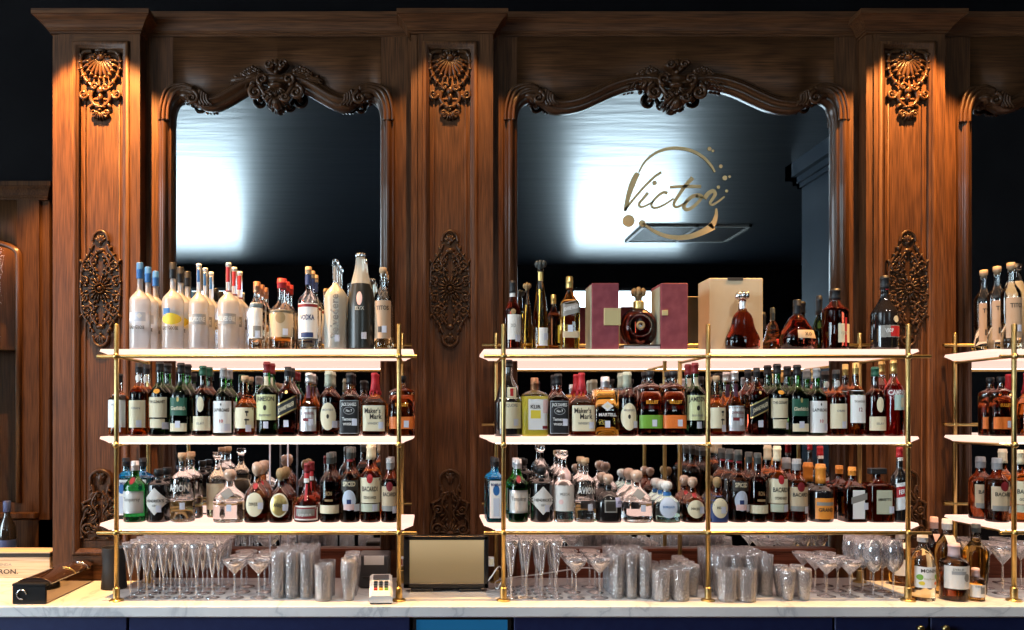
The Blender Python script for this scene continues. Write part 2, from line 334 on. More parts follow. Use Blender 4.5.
def cartouche(cx, cy, Y, parent):
    c = Carve(Y, 'oak_carved', cx, cy)
    c.shell(0, -28, 21, 11, .04 * pi, .96 * pi, 3.0, True, .9)
    for i in range(16): a = 2 * pi * i / 16; c.blob(cos(a) * 13, -19 + sin(a) * 12, 2.4, 1.8, 4, a)
    for i in range(7): a = -pi * (i + .5) / 7; c.blob(cos(a) * 7, -26 + sin(a) * 6, 3, 1.2, 4.5, a)
    for sg in (-1, 1):
        c.vein([(sg * 8, -34), (sg * 16, -33), (sg * 19.5, -26), (sg * 19, -16), (sg * 15, -6), (sg * 9, 0)], 2.2, 1.2)
        for k, (x, y, a) in enumerate(((19, -30, -.9), (20.5, -23, -.4), (20, -16, .3), (17.5, -9, .9), (13, -3, 1.2))): c.blob(sg * x, y, 3.4, 1.7, 4, a if sg > 0 else pi - a)
        c.curl(sg * 16.5, 9, 5, 1.3, 0 if sg < 0 else pi, -sg, 1.7)
        c.vein([(sg * 5, 4), (sg * 10, 8), (sg * 13, 12), (sg * 17, 14)], 1.5, 1.)
        c.curl(sg * 5.5, 2, 4, 1.2, 0, sg, 1.6, 2)
        c.vein([(sg * 8, 6), (sg * 9.5, 13), (sg * 6, 19), (0, 22)], 2.1, 1.6)
        c.blob(sg * 8.5, 20, 4, 2, 3, sg * .9)
        c.curl(sg * 7, 28, 4, 1.1, pi / 2, sg, 1.5)
    c.blob(0, 5, 4, 5, 4); c.blob(0, 12, 2.5, 5, 4); c.shell(0, 25, 10, 7, .15 * pi, .85 * pi, 4)
    c.blob(0, 22, 6, 2, 4.5); c.blob(0, -35, 7, 2.2, 3)
    return c.build('cartouche', parent)
def medallion(cx, cy, Y, parent):
    c = Carve(Y, 'oak_carved', cx, cy)
    h_ = [(0, -56), (6, -53), (8, -46), (7, -40), (12, -32), (17, -24), (18, -14), (20, 0)]; rt = h_ + [(x, -y) for x, y in h_[-2::-1]]
    pg = rt + [(-x, y) for x, y in rt[-2:0:-1]]; c.prism([(c.pt(x, y)[0], c.pt(x, y)[2]) for x, y in pg], Y - .0035, Y + .003, 'oak_carved')
    for v in (-1, 1):
        for sg in (-1, 1):
            for x, y, a in ((8, 9, .6), (13, 7, 1.1), (17, 12, .3), (9, 22, .2), (6, 24, 1.3), (13, 27, .5), (8, 34, .9), (3, 31, 1.5), (11, 18, 1.2), (4, 18, .3), (3, 13, 1.4), (16, 21, 1.0)): c.blob(sg * x, v * y, 2.4, 1.3, 4.2, a * sg * v)
    for i in range(18): a = 2 * pi * i / 18; c.blob(cos(a) * 8, sin(a) * 9, 4.6, 1.4, 4, a)
    for i in range(14): a = 2 * pi * i / 14; c.blob(cos(a) * 4.6, sin(a) * 4.6, 1.6, 1.1, 6, a)
    c.blob(0, 0, 3.2, 3.2, 6)
    for v in (-1, 1):
        c.vein([(-8, v * 47), (-6, v * 54), (0, v * 57.5), (6, v * 54), (8, v * 47)], 1.6)
        c.leaf(0, v * 42, 13, 7, v * pi / 2); c.blob(0, v * 38, 5, 3, 4); c.shell(0, v * 46, 8, 5, v * .15 * pi, v * .85 * pi, 3)
        for sg in (-1, 1):
            c.vein([(sg * 7, v * 44), (sg * 10, v * 37), (sg * 14, v * 31), (sg * 18, v * 24), (sg * 19, v * 14), (sg * 20, 0)], 1.5, 1.3)
            c.curl(sg * 13, v * 22, 5, 1.4, 0, sg * v, 1.5); c.curl(sg * 8, v * 30, 4, 1.3, pi, -sg * v, 1.4); c.curl(sg * 16, v * 9, 4, 1.2, pi / 2, sg, 1.4)
            c.vein([(sg * 3, v * 36), (sg * 9, v * 27), (sg * 6, v * 18), (sg * 12, v * 13)], 1.5, .9, 2)
            for x, y, a in ((5, 20, .8), (10, 16, .3), (17, 18, -.4), (19, 27, 1.), (13, 33, .9), (4, 27, 1.4), (15, 3, .1), (19, 6, .8), (10, 40, 1.2), (6, 14, 1.1)):
                c.blob(sg * x, v * y, 3.1, 1.5, 3.6, a * sg * v)
    return c.build('medallion', parent)
def foot_ornament(cx, cy, Y, parent):
    c = Carve(Y, 'oak_carved', cx, cy)
    c.vein([(-10, -20), (-9, -30), (0, -35), (9, -30), (10, -20)], 1.6)
    c.leaf(0, -20, 13, 8, -pi / 2); c.shell(0, 28, 11, 9, pi, 2 * pi, 3.5); c.blob(0, 28, 4, 3, 5)
    for sg in (-1, 1):
        c.vein([(sg * 9, -20), (sg * 7, -12), (sg * 11, -5), (sg * 17, -2), (sg * 15, 8), (sg * 19, 20), (sg * 18, 33)], 1.7, 1.4)
        c.curl(sg * 6, -8, 5, 1.3, 0, sg, 1.4); c.curl(sg * 12, 5, 5, 1.4, pi, -sg, 1.4); c.curl(sg * 13, 24, 6, 1.5, 0, sg, 1.5)
        c.vein([(sg * 2, -14), (sg * 8, -2), (sg * 3, 8), (sg * 8, 16)], 1.5, .9, 2)
        for x, y, a in ((4, 2, 1), (8, 10, .4), (4, 15, 1.2), (16, 14, .9), (17, -2, 0), (7, 33, .2), (18, 32, .2), (9, -15, .8)): c.blob(sg * x, y, 3, 1.4, 3.5, a * sg)
    return c.build('lower_ornament', parent)
def ledge(x0, x1, yf, yb, prof, m, b=None, ends=True):
    """classical moulding round the front and both ends of a box; prof of (projection, z)"""
    b = b or MB(); rings = []
    for d, z in prof: e = d if ends else 0; rings.append([(x0 - e, yb, z), (x0 - e, yf - d, z), (x1 + e, yf - d, z), (x1 + e, yb, z)])
    b.loft(rings, m, False, False, False); t = rings[-1]; b.add(t, [(0, 1, 2, 3)], m, False); t = rings[0]; b.add(t, [(3, 2, 1, 0)], m, False)
    return b
def crown(z0, z1, pr):
    h = z1 - z0; P = [(0, 0), (.10, 0), (.10, .10), (.22, .13), (.22, .20), (.30, .24), (.42, .38), (.62, .55), (.86, .68), (.90, .72), (1, .74), (1, 1)]
    return [(a * pr, z0 + t * h) for a, t in P]
# ------------------------------------------------------------------ three pilasters
def pilaster(p0, p1, label, inset):
    X0, X1 = PX(p0, YF), PX(p1, YF); t = thing('pilaster', label, 'pilaster', ((X0 + X1) / 2, YF, CZ)); t.location = (0, 0, 0)
    zt = PZ(33, YF); i0, i1 = PX(inset[0], YF), PX(inset[1], YF); zi0, zi1 = PZ(554, YF), PZ(43, YF); b = MB()
    b.box(X0, X1, YF + .014, YW - .002, CZ, zt, 'oak_v'); s_ = X0 + 7 * YF / F; b.box(s_, i0, YF, YF + .014, CZ, zt, 'oak_v'); b.box(X0, s_ - .003, YF + .006, YF + .014, CZ, zt, 'oak_v'); b.box(i1, X1, YF, YF + .014, CZ, zt, 'oak_v'); b.build('shaft', t)
    b = MB().box(i0, i1, YF, YF + .014, zi1, zt, 'oak_h'); b.build('head_rail', t); MB().box(i0, i1, YF, YF + .014, CZ, zi0, 'oak_h').build('foot_rail', t)
    loop = [(i0, zi0), (i0, zi1), (i1, zi1), (i1, zi0)]
    b = MB(); b.sweep(loop, [(.006, .0), (.006, .006), (0, .010), (-.008, .010), (-.012, .005), (-.018, .003), (-.024, -.004), (-.024, -.013)], YF, 'oak_v', True); b.build('panel_moulding', t)
    j0, j1 = PX(inset[0] + 10, YF), PX(inset[1] - 10, YF); b = MB()
    b.sweep([(j0, PZ(540, YF)), (j0, PZ(98, YF)), (j1, PZ(98, YF)), (j1, PZ(540, YF))], [(.004, 0), (.004, .004), (0, .006), (-.004, .004), (-.004, 0)], YF + .014, 'oak_v', True); b.build('inner_bead', t)
    ledge(X0, X1, YF, YW - .002, crown(PZ(34, YF), PZ(8.5, YF - .055), .058), 'oak_h').build('cornice', t)
    c = (inset[0] + inset[1]) / 2
    cartouche(c, 86, YF + .010, t); medallion(c, 289, YF + .010, t); foot_ornament(c, 505, YF + .010, t)
    return t
pilaster(52, 140, 'carved oak pilaster at the end of the bar back beside the glazed cabinet', (74, 128))
pilaster(411, 493, 'carved oak pilaster between the two racks, above the till screen', (424, 476))
pilaster(867, 945, 'carved oak pilaster behind the dark round-shouldered cognac bottle', (880, 934))
# ------------------------------------------------------------------ three mirrors
ARCH_W = [(0, 135), (0, 122), (1.5, 111), (6, 104), (13, 100.5), (20, 101.5), (27, 105), (35, 110.5), (46, 112), (63, 109), (80, 102), (96, 94.5), (111, 89.5), (125, 87.5), (138, 88.5), (149, 92), (158.5, 95)]
ARCH_N = [(0, 130), (0, 118), (1.5, 109), (5, 103), (11, 100), (18, 101.5), (25, 105), (32, 108.5), (40, 109), (50, 106), (61, 100), (72, 93.5), (81, 89), (89, 87.5), (97, 90), (104, 93)]
FRAME = [(-.004, -.016), (0, .010), (.006, .016), (.013, .013), (.017, .024), (.026, .033), (.036, .033), (.044, .023), (.047, .012), (.054, .016), (.059, .012), (.060, -.001)]
def mirror(g0, g1, p0, p1, arch, dy, label, sxs):
    t = thing('wall_mirror', label, 'mirror'); c = (g0 + g1) / 2
    left = spline([(g0 + x, y + dy) for x, y in arch], 5); right = [(2 * c - x, y) for x, y in left[::-1]][1:]
    arc = [(PX(x, YP), PZ(y, YP)) for x, y in left + right]
    zb, zt = PZ(548, YP), PZ(37, YP); X0, X1 = PX(p0, YP), PX(p1, YP)
    up = [q for q in arc]; x_l, x_r = arc[0][0], arc[-1][0]
    b = MB(); rings = []
    lastx = None
    for x, z in up:
        if lastx is not None and x <= lastx + 1e-5: continue
        lastx = x; rings.append([(x, YP, z), (x, YP, zt), (x, YW - .003, zt), (x, YP + .012, z)])
    b.loft(rings, 'oak_h'); b.build('head_panel', t)
    b = MB(); b.box(X0, x_l + .001, YP, YW - .003, CZ, zt, 'oak_v'); b.build('stile', t)
    b = MB(); b.box(x_r - .001, X1, YP, YW - .003, CZ, zt, 'oak_v'); b.build('stile', t)
    b = MB(); b.prism([(x_l - .01, zb - .01)] + [(x, z + .01) for x, z in up] + [(x_r + .01, zb - .01)], YG, YG + .006, 'mirror'); b.build('glass', t)
    b = MB(); b.sweep([(x_l, zb)] + arc + [(x_r, zb)], FRAME, YP, 'oak_frame'); b.build('frame_moulding', t)
    b = MB(); b.box(x_l, x_r, YP - .004, YW - .003, CZ, zb - .014, 'oak_plinth'); b.box(x_l, x_r, YP - .016, YG - .001, zb - .014, zb, 'oak_plinth', .003); b.build('base_rail', t)
    ledge(X0, X1, YP, YW - .003, crown(PZ(37, YP), PZ(12, YP - .035), .04), 'oak_h', None, False).build('cornice', t)
    # crest
    k = Carve(YP - .012, 'oak_frame', c, 84 + dy); w = 1. if arch is ARCH_W else .92
    k.shell(0, -10, 15, 7, 1.15 * pi, 1.85 * pi, 6); k.shell(0, 4, 12, 7, 0.1 * pi, .9 * pi, 6, True)
    k.blob(0, -4, 13, 5, 7); k.blob(0, 3, 9, 4, 9); k.shell(0, 12, 13, 7, .12 * pi, .88 * pi, 7); k.blob(0, 20, 5, 6, 8); k.blob(0, -18, 4, 7, 7)
    for sg in (-1, 1):
        k.curl(sg * 22 * w, 10, 7, 1.5, -pi / 2, sg, 2.6, 4); k.curl(sg * 13, -2, 6, 1.3, pi / 2, -sg, 2., 6)
        k.vein([(sg * 10, 14), (sg * 14, 8), (sg * 17, 2), (sg * 15, -8)], 2.5, 1.5, 5)
        k.curl(sg * 9, 15, 5, 1.3, 0, sg, 1.8, 5); k.curl(sg * 7, -17, 4.5, 1.3, 0, -sg, 1.6, 6)
        k.leaf(sg * 14, -8, 22 * w, 13, pi - .25 if sg < 0 else .25, 5); k.leaf(sg * 20, -6, 30 * w, 9, pi - .12 if sg < 0 else .12, 4)
        for x, y in ((26, -13), (31, -11), (29, -7), (35, -8), (22, -11), (24, -4)): k.shell(sg * x * w, y, 5.2, 6, 0, 2 * pi, 3.5)
        k.vein([(sg * 34 * w, -3), (sg * 42 * w, -1), (sg * 50 * w, 1)], 1.4, .6, 3)
        for x in (38, 42, 46): k.blob(sg * x * w, -4 + (x - 38) * .3, 3.2, 1.3, 3, -sg * .6); k.blob(sg * (x + 1) * w, 2 + (x - 38) * .2, 3, 1.2, 3, sg * .7)
    k.build('crest', t)
    for sg in sxs:
        k = Carve(YP - .010, 'oak_frame', g0 if sg > 0 else g1, dy)
        for o, r in ((-12, 1.7), (-8, 2.2), (-4, 2.0)):
            k.vein([(sg * o, 122), (sg * (o + 1.), 108), (sg * (o + 7), 97 + o * .5), (sg * (13 + o * .2), 92.5 + o * .55), (sg * 21, 93 + o * .3)], r, r * 1.1, 4)
        k.leaf(sg * 6, 96, 17, 9, .1 if sg > 0 else pi - .1, 6); k.curl(sg * 21, 100, 6.5, 1.4, -pi / 2, sg, 2.3, 5)
        for q in range(4): k.vein([(sg * (29 + q * 2), 92 + q * 1.5), (sg * (27 + q * 3), 100 + q), (sg * (30 + q * 3.4), 107)], 2.0, 1.3, 5)
        k.blob(sg * 27, 95, 3, 5, 6); k.build('corner_carving', t)
    return t
mirror(173, 381, 136, 415, ARCH_N, 0, 'narrower arched mirror in carved oak behind the vodka bottles', (1, -1))
mirror(517, 834, 489, 871, ARCH_W, 0, 'wide arched mirror in carved oak bearing a gold script name', (1, -1))
mirror(970, 1178, 941, 1225, ARCH_N, 2, 'arched oak mirror cut off by the edge, behind the third rack', (1,))
# ------------------------------------------------------------------ gold lettering on the wide mirror
sg = thing('mirror_sign', 'gold brush-script name ringed by a splashed circle on the wide mirror', 'sign')
YS = YG - .002
def zp(x, y): return (PX(610 + x / 5.73, YS), PZ(140 + y / 5.73, YS))
def stroke(b, pts, w0, w1=None, wm=None, n=7):
    p = spline(pts, n); N = len(p); w1 = w0 if w1 is None else w1; vs = []
    for i, q in enumerate(p):
        a, c = p[max(i - 1, 0)], p[min(i + 1, N - 1)]; d = math.hypot(c[0] - a[0], c[1] - a[1]) or 1; nx, ny = -(c[1] - a[1]) / d, (c[0] - a[0]) / d
        t = i / (N - 1); w = (w0 + (w1 - w0) * t) / 2
        if wm: w = (w0 * (1 - t) ** 2 + 2 * wm * t * (1 - t) + w1 * t * t) / 2
        for s_ in (1, -1): x, z = zp(q[0] + nx * w * s_, q[1] + ny * w * s_); vs.append((x, YS, z))
    b.add(vs, [(2 * i, 2 * i + 1, 2 * i + 3, 2 * i + 2) for i in range(N - 1)], 'gold_leaf', False)
def dot(b, x, y, r):
    b.add([(zp(x + r * cos(2 * pi * i / 18), y + r * sin(2 * pi * i / 18))[0], YS, zp(x, y + r * sin(2 * pi * i / 18))[1]) for i in range(18)], [tuple(range(18))], 'gold_leaf', False)
for L in ([((158, 188), (135, 235), (110, 300), (86, 405))], [((86, 404), (130, 345), (195, 270), (250, 215), (294, 184))]): pass
def letter(strokes, dots=()):
    b = MB()
    for s_ in strokes: stroke(b, s_[0], *[q * 1.3 for q in s_[1:]])
    for d_ in dots: dot(b, *d_)
    b.build('letter', sg)
letter([([(160, 188), (140, 225), (112, 300), (87, 405)], 20, 13, 34), ([(84, 406), (130, 345), (195, 270), (250, 215), (294, 184)], 10, 12)])
letter([([(218, 302), (195, 330), (170, 360), (170, 378), (190, 382), (225, 366), (250, 350)], 14, 7)], [(256, 245, 13)])
letter([([(330, 304), (305, 300), (270, 325), (240, 362), (245, 385), (275, 386), (320, 365), (365, 335)], 13, 8)])
letter([([(474, 216), (430, 265), (395, 315), (368, 360), (375, 382), (405, 376), (450, 345)], 18, 8), ([(345, 270), (400, 266), (460, 265), (522, 266)], 12, 14)])
letter([([(505, 315), (470, 325), (438, 355), (424, 385), (445, 398), (480, 380), (515, 345), (525, 320), (500, 312)], 17, 12), ([(490, 316), (520, 330), (545, 328)], 10, 8)])
letter([([(540, 335), (565, 305), (592, 292), (602, 312), (585, 340), (574, 360), (588, 371), (620, 352), (656, 324)], 20, 7)])
b = MB(); stroke(b, [(165, 187), (200, 125), (260, 75), (330, 50), (400, 47), (470, 62), (530, 95), (575, 140), (602, 184)], 8, 12, 26); b.build('ring', sg)
b = MB(); stroke(b, [(609, 392), (608, 430), (596, 470), (575, 500)], 10, 40); stroke(b, [(592, 492), (540, 522), (470, 550), (400, 560)], 46, 28, 30); stroke(b, [(400, 560), (330, 552), (260, 526), (215, 497), (186, 478)], 28, 10); b.build('ring', sg)
for d_ in ((107, 463, 35), (185, 477, 19), (570, 50, 12), (590, 62, 8), (635, 151, 11), (658, 217, 14), (685, 210, 8), (621, 270, 10), (669, 292, 9)):
    b = MB(); dot(b, *d_); b.build('splash_dot', sg)
# ------------------------------------------------------------------ glazed cabinet at the end
t = thing('display_cabinet', 'oak display cabinet with an arched glass door beyond the end pilaster', 'cabinet')
Y = 3.43; k = lambda x: PX(x, Y)
b = MB(); b.box(k(37), k(48), Y + .012, YW - .004, CZ + .0006, PZ(188, Y), 'oak_dark'); b.box(k(-120), k(-106), Y + .012, YW - .004, CZ + .0006, PZ(188, Y), 'oak_dark'); b.box(k(-120), k(48), YW - .03, YW - .004, CZ + .0006, PZ(188, Y), 'oak_dark'); b.box(k(-120), k(48), Y + .012, YW - .004, CZ + .0006, PZ(520, Y), 'oak_dark'); b.build('carcass', t)
ledge(k(-120), k(47), Y, YW - .004, crown(PZ(200, Y), PZ(183, Y), .03), 'oak_dark').build('cornice', t)
xl, xr = k(-90), k(17)
d = MB(); d.box(xr, k(39), Y, Y + .03, PZ(513, Y), PZ(200, Y), 'oak_dark'); d.box(k(-115), xl, Y, Y + .03, PZ(513, Y), PZ(200, Y), 'oak_dark')
arc = [(k(-36) + (xr - k(-36)) * cos(pi - pi * i / 24) * 1., PZ(262, Y) + (.085 * (sin(pi * i / 24) ** .5) + .02 * sin(pi * i / 24) ** 8)) for i in range(25)]
d.loft([[(x, Y, z), (x, Y, PZ(200, Y)), (x, Y + .03, PZ(200, Y)), (x, Y + .03, z)] for x, z in arc], 'oak_dark'); d.box(xl, xr, Y, Y + .03, PZ(513, Y), PZ(503, Y), 'oak_dark'); dr = d.build('door', t)
d = MB(); d.sweep([(xl, PZ(503, Y))] + arc + [(xr, PZ(503, Y))], [(0, -.01), (0, .012), (.01, .018), (.02, .012), (.024, 0)], Y, 'oak_frame'); d.build('door_moulding', dr)
MB().box(xl, xr, Y + .018, Y + .021, PZ(503, Y), PZ(240, Y), 'pane').build('door_glass', dr)
MB().box(k(-106), k(37), Y + .032, YW - .032, PZ(349, Y), PZ(345, Y), 'oak_dark').build('shelf', t)
MB().box(k(-120), k(38), Y - .03, YW - .01, PZ(518, Y), PZ(512, Y), 'oak_dark', .004).build('ledge', t)
# ------------------------------------------------------------------ counter and the cupboards below
t = thing('bar_counter', 'long white marble worktop with grey veins running under the racks', 'counter')
MB().box(PX(-420, 2.9), PX(1300, 2.9), YC, YW - .002, CZ - .042, CZ, 'marble', .004).build('slab', t)
def cupboard(x0, x1, knobs, label):
    t = thing('base_cupboard', label, 'cupboard'); Y = YC + .03; a, b_ = PX(x0, Y), PX(x1, Y)
    MB().box(a + .001, b_ - .001, Y + .02, YW - .01, 0, CZ - .0425, 'navy_paint').build('carcass', t)
    d = MB().box(a + .004, b_ - .004, Y, Y + .02, .10, CZ - .048, 'navy_paint', .003).build('door', t)
    for kx, kz in knobs:
        X = PX(kx, Y); kb = MB(); kb.lathe([(.004, 0), (.004, .012), (.012, .016), (.014, .022), (.011, .028), (.004, .030)], 'brass', (X, Y, PZ(kz, Y)), 14, 'y'); kb.build('knob', d)
cupboard(-150, 128, (), 'navy cupboard beneath the dark garnish case'); cupboard(128, 411, (), 'navy cupboard beneath the flute rows of the narrow rack')
cupboard(513, 834, (), 'navy cupboard beneath the tumblers of the wide rack'); cupboard(834, 930, ((917, 627),), 'navy cupboard with a brass knob beneath the syrup bottle'); cupboard(930, 1140, ((942, 627),), 'navy cupboard with a brass knob beneath the two small white-labelled bottles')
t = thing('glass_door_fridge', 'black framed undercounter fridge with a blue lit glass door', 'fridge'); Y = YC + .03
a, b_ = PX(412, Y), PX(512, Y)
MB().box(a + .002, b_ - .002, Y + .03, YW - .02, 0, CZ - .043, 'black_plastic').build('carcass', t)
d = MB()
for q in ((a + .003, a + .016, .06, CZ - .045), (b_ - .016, b_ - .003, .06, CZ - .045), (a + .016, b_ - .016, CZ - .058, CZ - .045), (a + .016, b_ - .016, .06, .1)): d.box(q[0], q[1], Y, Y + .03, q[2], q[3], 'black_plastic')
d = d.build('door', t); MB().box(a + .016, b_ - .016, Y + .008, Y + .02, .1, CZ - .058, 'screen_teal').build('glass', d)
# ------------------------------------------------------------------ the three racks
YR, YS2, YB = 2.79, 2.822, 3.105                    # front posts, front edge of the shelves, rear posts
KS = YS2 / F
ZS = [EYE + 69 * KS, EYE - 18.5 * KS, EYE - 105.5 * KS]
TIER = ['top', 'middle', 'lower']
def rack(posts, s0, s1, label, rails):
    t = thing('shelf_rack', label, 'rack'); X = [PX(p, YR) for p in posts]; a, b_ = PX(s0, YS2), PX(s1, YS2)
    for i, z in enumerate(ZS):
        q = MB(); th = .025; r = .014; rings = []
        for zz, ins, sl in ((z - th, .004, .040), (z - th + .005, 0, .034), (z - .009, 0, .004), (z, .004, .0)):
            pts = []
            for cx_, cy_, a0 in ((b_ - r, YS2 + r, -pi / 2), (b_ - r, 3.09 - r, 0), (a + r, 3.09 - r, pi / 2), (a + r, YS2 + r, pi)):
                for j in range(5): an = a0 + pi / 2 * j / 4; pts.append((cx_ + (r - ins) * cos(an), cy_ + (r - ins) * sin(an), zz))
            rings.append([(max(a + sl, min(b_ - sl, p_[0])), p_[1], p_[2]) for p_ in pts])
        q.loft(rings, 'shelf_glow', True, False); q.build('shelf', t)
        zr = z - .031
        MB().box(a + .05, b_ - .05, YS2 + .010, YS2 + .022, z - th - .003, z - th - .0002, 'strip_glow').build('light_strip', t)
        if i != 1:
            for yy in (YR,): MB().lathe([(.006, 0), (.0065, .002), (.0065, rails[1] - rails[0] - .002), (.006, rails[1] - rails[0])], 'brass', (rails[0], yy, zr), 12, 'x').build('rail', t)
        g = b_ - a; MB().lathe([(.0068, 0), (.0068, g - .03)], 'brass', (a + .015, YB, z + .042), 10, 'x').build('back_rail', t)
        for x in X:
            q = MB(); q.ball((x, YR - .004, zr), .0125, 'brass', 14, 8); q.build('joint', t)
            q = MB(); q.tube([(x, YR, zr), (x, YB, zr)], .0055, 'brass', 10); q.build('crossbar', t)
            q = MB(); q.tube([(x, YB, z + .042), (x, YP - .001, z + .042)], .0078, 'brass', 10); q.lathe([(.014, 0), (.014, .004), (.006, .008)], 'brass', (x, YP - .001, z + .042), 12, 'y'); q.ball((x, YB, z + .042), .010, 'brass'); q.build('wall_bracket', t)
    for x in X:
        for yy, top in ((YR, PZ(324, YR)), (YB, PZ(333, YB))):
            p = MB().lathe([(.0085, CZ + .004), (.0085, top - .002), (.007, top)], 'brass', (x, yy, 0), 14).build('post', t)
            f = MB(); f.lathe([(.026, 0), (.026, .004), (.022, .007), (.0125, .009), (.0125, .048), (.0085, .052)], 'brass', (x, yy, CZ), 18, smooth=False); f.build('foot', p)
    return t
rack((116.5, 399), 98, 414, 'two-post brass rack of three glowing shelves beside the end pilaster', (PX(97, YR), PX(417, YR)))
rack((503.5, 708, 908), 483, 921, 'three-post brass rack of three glowing shelves before the lettered mirror', (PX(484, YR), PX(931, YR)))
rack((1014, 1290), 991, 1305, 'brass rack of glowing shelves cut off by the picture edge', (PX(1000, YR), PX(1310, YR)))
# ------------------------------------------------------------------ bottles
PROF = {
 'bell': [(0, .93), (.03, 1), (.14, 1), (.22, .97), (.30, .86), (.38, .66), (.46, .44), (.54, .30), (.62, .24), (.78, .20), (.86, .20)],
 'paradis': [(0, .84), (.03, .96), (.14, 1), (.24, .95), (.34, .78), (.44, .66), (.54, .60), (.62, .48), (.67, .33), (.71, .24), (.86, .22)],
 'grape': [(0, .80), (.04, .92), (.16, 1), (.28, .98), (.40, .86), (.52, .66), (.62, .48), (.68, .30), (.72, .20), (.86, .19)],
 'squat': [(0, .92), (.03, 1), (.36, 1), (.44, .96), (.51, .84), (.57, .64), (.62, .44), (.66, .33), (.74, .30)],
 'cone': [(0, .95), (.02, 1), (.40, 1), (.52, .95), (.64, .82), (.76, .60), (.86, .42), (.95, .36)],
 'tower': [(0, .96), (.02, 1), (.20, .98), (.40, .82), (.58, .62), (.72, .46), (.80, .40), (.88, .36)],
 'monk': [(0, .94), (.03, 1), (.40, 1), (.46, .96), (.50, .84), (.53, .80), (.62, .72), (.70, .52), (.77, .36), (.82, .30), (.94, .28)],
 'ball': [(0, .55), (.02, .62), (.10, .84), (.20, .97), (.30, 1), (.40, .97), (.50, .84), (.58, .62), (.62, .42), (.65, .30), (.78, .26)],
 'syrup': [(0, .93), (.02, 1), (.46, 1), (.56, .99), (.66, .88), (.76, .58), (.82, .36), (.94, .34)],
}
def bottle_rings(st, H, R):
    n, d = st.get('n', 2), st.get('d', 1.)
    top = st['cap'][2] + .015 if st.get('cap') else .995
    if isinstance(st['p'], str):
        raw = PROF[st['p']]; out = []
        pz = spline(raw, 3)
        for z, r in pz:
            if z < top: out.append((z * H, r * R))
        rn = out[-1][1]; out.append((top * H, rn)); zsh = .45 * H
        return [(z, r, max(r * d, rn * .95) if z > zsh else r * d, n if z < zsh else 2 + (n - 2) * max(0, 1 - (z - zsh) / (.2 * H))) for z, r in out]
    zs, zl, rn, q = st['p']; w0 = st.get('flare', 1.)
    out = [(0, .90 * w0), (.008, .97 * w0), (.03, w0), (zs * .5, (1 + w0) / 2), (zs, 1.)]
    K = 9
    for i in range(1, K + 1): t = i / K; u = t ** q; out.append((zs + (zl - zs) * t, 1 + (rn - 1) * u * u * (3 - 2 * u)))
    if top > zl + .03: out += [((zl + top) / 2, rn), (top, rn * .97)]
    res = []
    for z, r in out:
        t = min(1, max(0, (z - zs) / (zl - zs))); a = r * R; b = R * (r * d if t == 0 else r * d + (rn - rn * d) * t * t)
        res.append((z * H, a, max(b, rn * R * .9), n + (2 - n) * t ** 1.5))
    return res
def at(rings, z):
    z = min(max(z, rings[0][0]), rings[-1][0])
    for p, q in zip(rings, rings[1:]):
        if z <= q[0]: t = (z - p[0]) / max(1e-9, q[0] - p[0]); return [p[i] + (q[i] - p[i]) * t for i in (1, 2, 3)]
    return rings[-1][1:]
def ringpts(z, a, b, n, seg):
    out = []
    for i in range(seg):
        t = 2 * pi * i / seg + pi / seg; c, s_ = cos(t), sin(t); e = 2 / n
        out.append((a * math.copysign(abs(c) ** e, c), b * math.copysign(abs(s_) ** e, s_), z))
    return out
def on(rings, x, z, off):
    a, b, n = at(rings, z); a += off; b += off; t = min(1., abs(x) / a)
    return (max(-a, min(a, x)), -b * max(0., 1 - t ** n) ** (1 / n), z)
def wrap(rings, poly, off, m, nx=10, nz=5):
    """poly: function (u,v in 0..1) -> (x,z) on the bottle's front"""
    b = MB(); vs = [on(rings, *poly(i / nx, j / nz), off) for j in range(nz + 1) for i in range(nx + 1)]
    b.add(vs, [(j * (nx + 1) + i, j * (nx + 1) + i + 1, (j + 1) * (nx + 1) + i + 1, (j + 1) * (nx + 1) + i) for j in range(nz) for i in range(nx)], m); return b
def rect(xc, zc, w, h, sl=0.): return lambda u, v: (xc + (u - .5) * w, zc + (v - .5) * h + (u - .5) * w * sl)
def ell(xc, zc, w, h):
    def f(u, v): a = 2 * pi * u; return (xc + cos(a) * w / 2 * v, zc + sin(a) * h / 2 * v)
    return f
def diam(xc, zc, w, h):
    def f(u, v): s_, t = u + v - 1, v - u; return (xc + s_ * w / 2, zc + t * h / 2)
    return f
BOTTLES = 0
